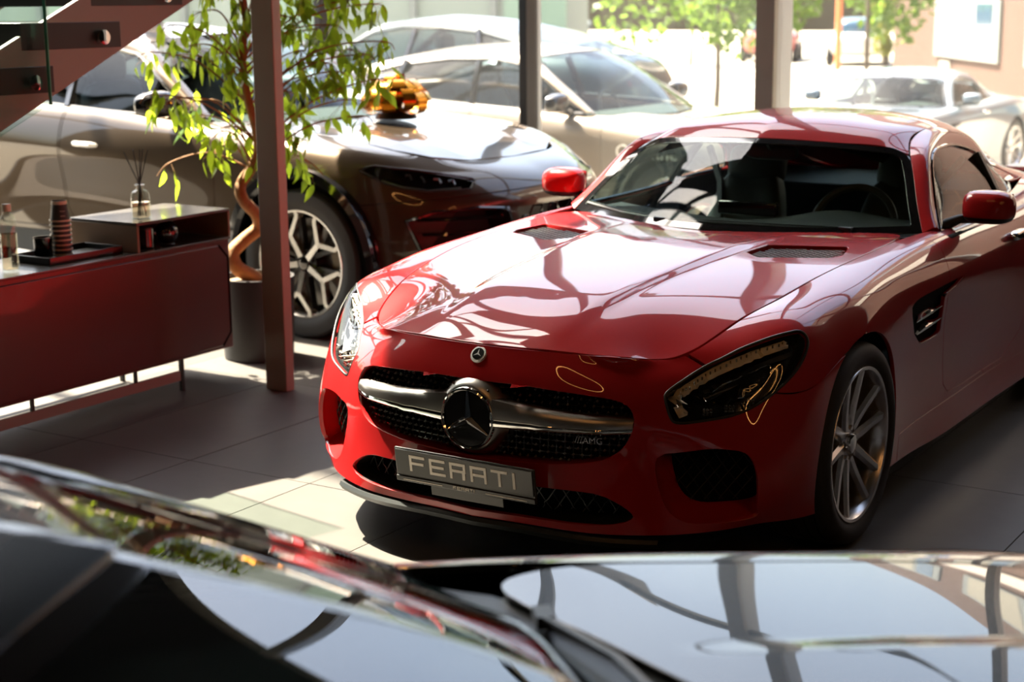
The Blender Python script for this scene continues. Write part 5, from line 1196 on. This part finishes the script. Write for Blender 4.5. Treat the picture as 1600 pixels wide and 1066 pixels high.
b = B(); b.box((4.72+.9, -.09, .40), (.85, .03, .25)); o = b.obj('wall_plate', BLIND, bd1)
LEAFG = leafmat('tree_leaf', (.05, .11, .02), (.14, .22, .03)); LEAFY = leafmat('hedge_leaf', (.14, .17, .02), (.30, .30, .03)); TRK = mat('trunk_bark', (.10, .08, .06), .9)
def street_tree(loc, h, r, z0, lab, n=900, m=None, tr=.07, cat='tree', flat=1.0):
    t = tag(empty('street_tree', loc), lab, cat)
    b = B(); b.tube([(0, 0, 0), (.03, 0, z0*.6), (0, .02, z0+(h-z0)*.6)], [tr, tr*.8, tr*.3], 8); b.obj('trunk', TRK, t)
    b = B(); g = np.random.default_rng(int(abs(loc[0]*100)+7)); nb = 14; cs = [(g.normal()*r*.5, g.normal()*r*.5, z0+(h-z0)*(.15+.75*g.random()), r*(.3+.25*g.random())) for _ in range(nb)]
    for i in range(n):
        cx, cy, cz, cr = cs[i % nb]; d = g.normal(size=3); d /= np.linalg.norm(d); p = np.array((cx, cy, cz))+d*cr*(.4+.6*g.random()**.5)*np.array((1, 1, flat)); a = g.normal(size=3); a /= np.linalg.norm(a); c = np.cross(a, g.normal(size=3)); c /= np.linalg.norm(c)+1e-9; s = (.045+.05*g.random())*max(1, r/1.2)
        b.add([p-a*s, p+c*s*.6, p+a*s, p-c*s*.6], [(0, 1, 2, 3)])
    b.obj('crown', m or LEAFG, t, ang=0)
street_tree((-9.55, 20.9, -.23), 4.6, 1.5, .95, 'young leafy tree standing between the mullions outside', 2600)
street_tree((-8.2, 24.5, -.23), 6.0, 1.8, .8, 'leafy tree right of the window post near the orange pole', 2400)
street_tree((-12.9, 38.6, -.23), 2.6, .35, .2, 'narrow yellow green column shrub at the building corner', 900, LEAFY, .04, 'shrub', 2.2)
for i, (x, y, h, r) in enumerate(((-21, 48, 9, 2.8), (-29, 45, 8, 2.8), (-38, 42, 9, 3), (-14.5, 54, 10, 3), (-48, 38, 9, 3), (-19.5, 40, 6, 1.6))):
    street_tree((x, y, -.23), h, r, 1.0, ['tall pale tree far behind the car park', 'bushy far tree second along the back row', 'big far tree third along the back row', 'far tree above the brick building corner', 'far tree at the end of the back row', 'round tree before the pale hall'][i], 1500)
b = B(); b.lathe([(0, 0), (.09, 0), (.09, 2.6), (0, 2.6)], 12); o = tag(b.obj('post', mat('orange_post', (.75, .22, .08), .6), ang=30), 'orange post standing in front of the far trees', 'post'); o.location = (-14.2, 38.5, -.23)
PALE = mat('pale_cladding', (.20, .24, .22), .6); PALEG = mat('pale_green_cladding', (.17, .26, .21), .6)
hall = tag(empty('pale_hall', (-30, 24, -.23), math.radians(18)), 'pale clad hall far outside behind the beige car', 'building')
b = B(); b.box((0, 3, 2.5), (26, 6, 5)); b.obj('wall', PALE, hall)
for k in range(-6, 7):
    b = B(); b.box((k*2.0, -.06, 2.5), (.16, .14, 5)); b.obj('wall_rib', WFR, hall)
    if k % 3 == 0: b = B(); b.box((k*2.0+1, -.03, 2.3), (1.5, .10, 3.2)); b.obj('wall_bay', PALEG, hall)
FCOL = [mat('far_white', (.6, .6, .58), .3, 0, .5), mat('far_red', (.35, .06, .05), .3, 0, .5), mat('far_dark', (.05, .06, .07), .3, 0, .5)]
for i, (x, y, c, lab) in enumerate(((-15.3, 43, 0, 'white car far off beside the orange post'), (-12.4, 45.5, 2, 'dark car far off left of the yellow shrub'), (-18.8, 44.5, 1, 'red car far off behind the orange post'), (-24.5, 41, 0, 'white car far off under the trees'))):
    r = tag(empty('parked_car', (x, y, -.23), .35), lab, 'car')
    b = B(); superell(b, (0, 0, .62), (.88, 2.1, .34), .35, .5); b.obj('body', FCOL[c], r, ang=60)
    b = B(); superell(b, (0, .2, 1.05), (.74, 1.2, .36), .5, .6); b.obj('cabin', BLUEGL, r, ang=60)
    for sx in (1, -1):
        for sy in (1.3, -1.3): b = B(); b.lathe([(0, -.1), (.3, -.1), (.32, 0), (.3, .1), (0, .1)], 16, (sx*.82, sy, .32), 'x'); b.obj('wheel', RUBBER, r)
# low black convector along the glass
cv = tag(empty('floor_convector', (2.80, 4.36, 0)), 'long low black convector heater along the back glass behind the red coupe', 'heater')
b = B(); b.box((0, 0, .41), (5.3, .16, .78)); b.obj('casing', BLACK, cv, bevel=.01)
b = B(); b.box((0, 0, .812), (5.3, .17, .02)); b.obj('top_grille', SATIN, cv)
fm_ = B(); fm_.box((0, 0, 0), (.12, .012, .62)); fme = fm_.mesh('fin', 0); fme.materials.append(GLOSSBLK)
for k in range(-12, 13): o = link('fin', fme, cv); o.location = (k*.21, -.084, .45)
# ring lamp over the floor in front of the coupe
GLOW = bpy.data.materials.new('warm_glow'); GLOW.use_nodes = True; _p = GLOW.node_tree.nodes['Principled BSDF']; _p.inputs['Emission Color'].default_value = (1, .42, .11, 1); _p.inputs['Emission Strength'].default_value = 14
for loc, rx, rad, lab in (((3.9, -2.0, 2.5), 1.1, .75, 'warm glowing ring lamp hanging over the front of the hall'), ((.6, -4.4, 4.4), .3, .9, 'warm glowing ring lamp hanging high over the black coupe')):
    rl = tag(empty('ring_lamp', loc), lab, 'lamp', 'hanging ring lamps')
    b = B(); b.tube([(rad*math.cos(a), rad*math.sin(a)*math.cos(rx), rad*math.sin(a)*math.sin(rx)) for a in np.linspace(0, 2*PI, 65)[:-1]], .016, 8, closed=True); b.obj('glow_tube', GLOW, rl)
    for a in (.5, 2.6, 4.7):
        p = Vector((rad*math.cos(a), rad*math.sin(a)*math.cos(rx), rad*math.sin(a)*math.sin(rx))); b = B(); b.tube([p, (0, 0, HT-loc[2]-.03)], .003, 5); b.obj('wire', BLACK, rl)
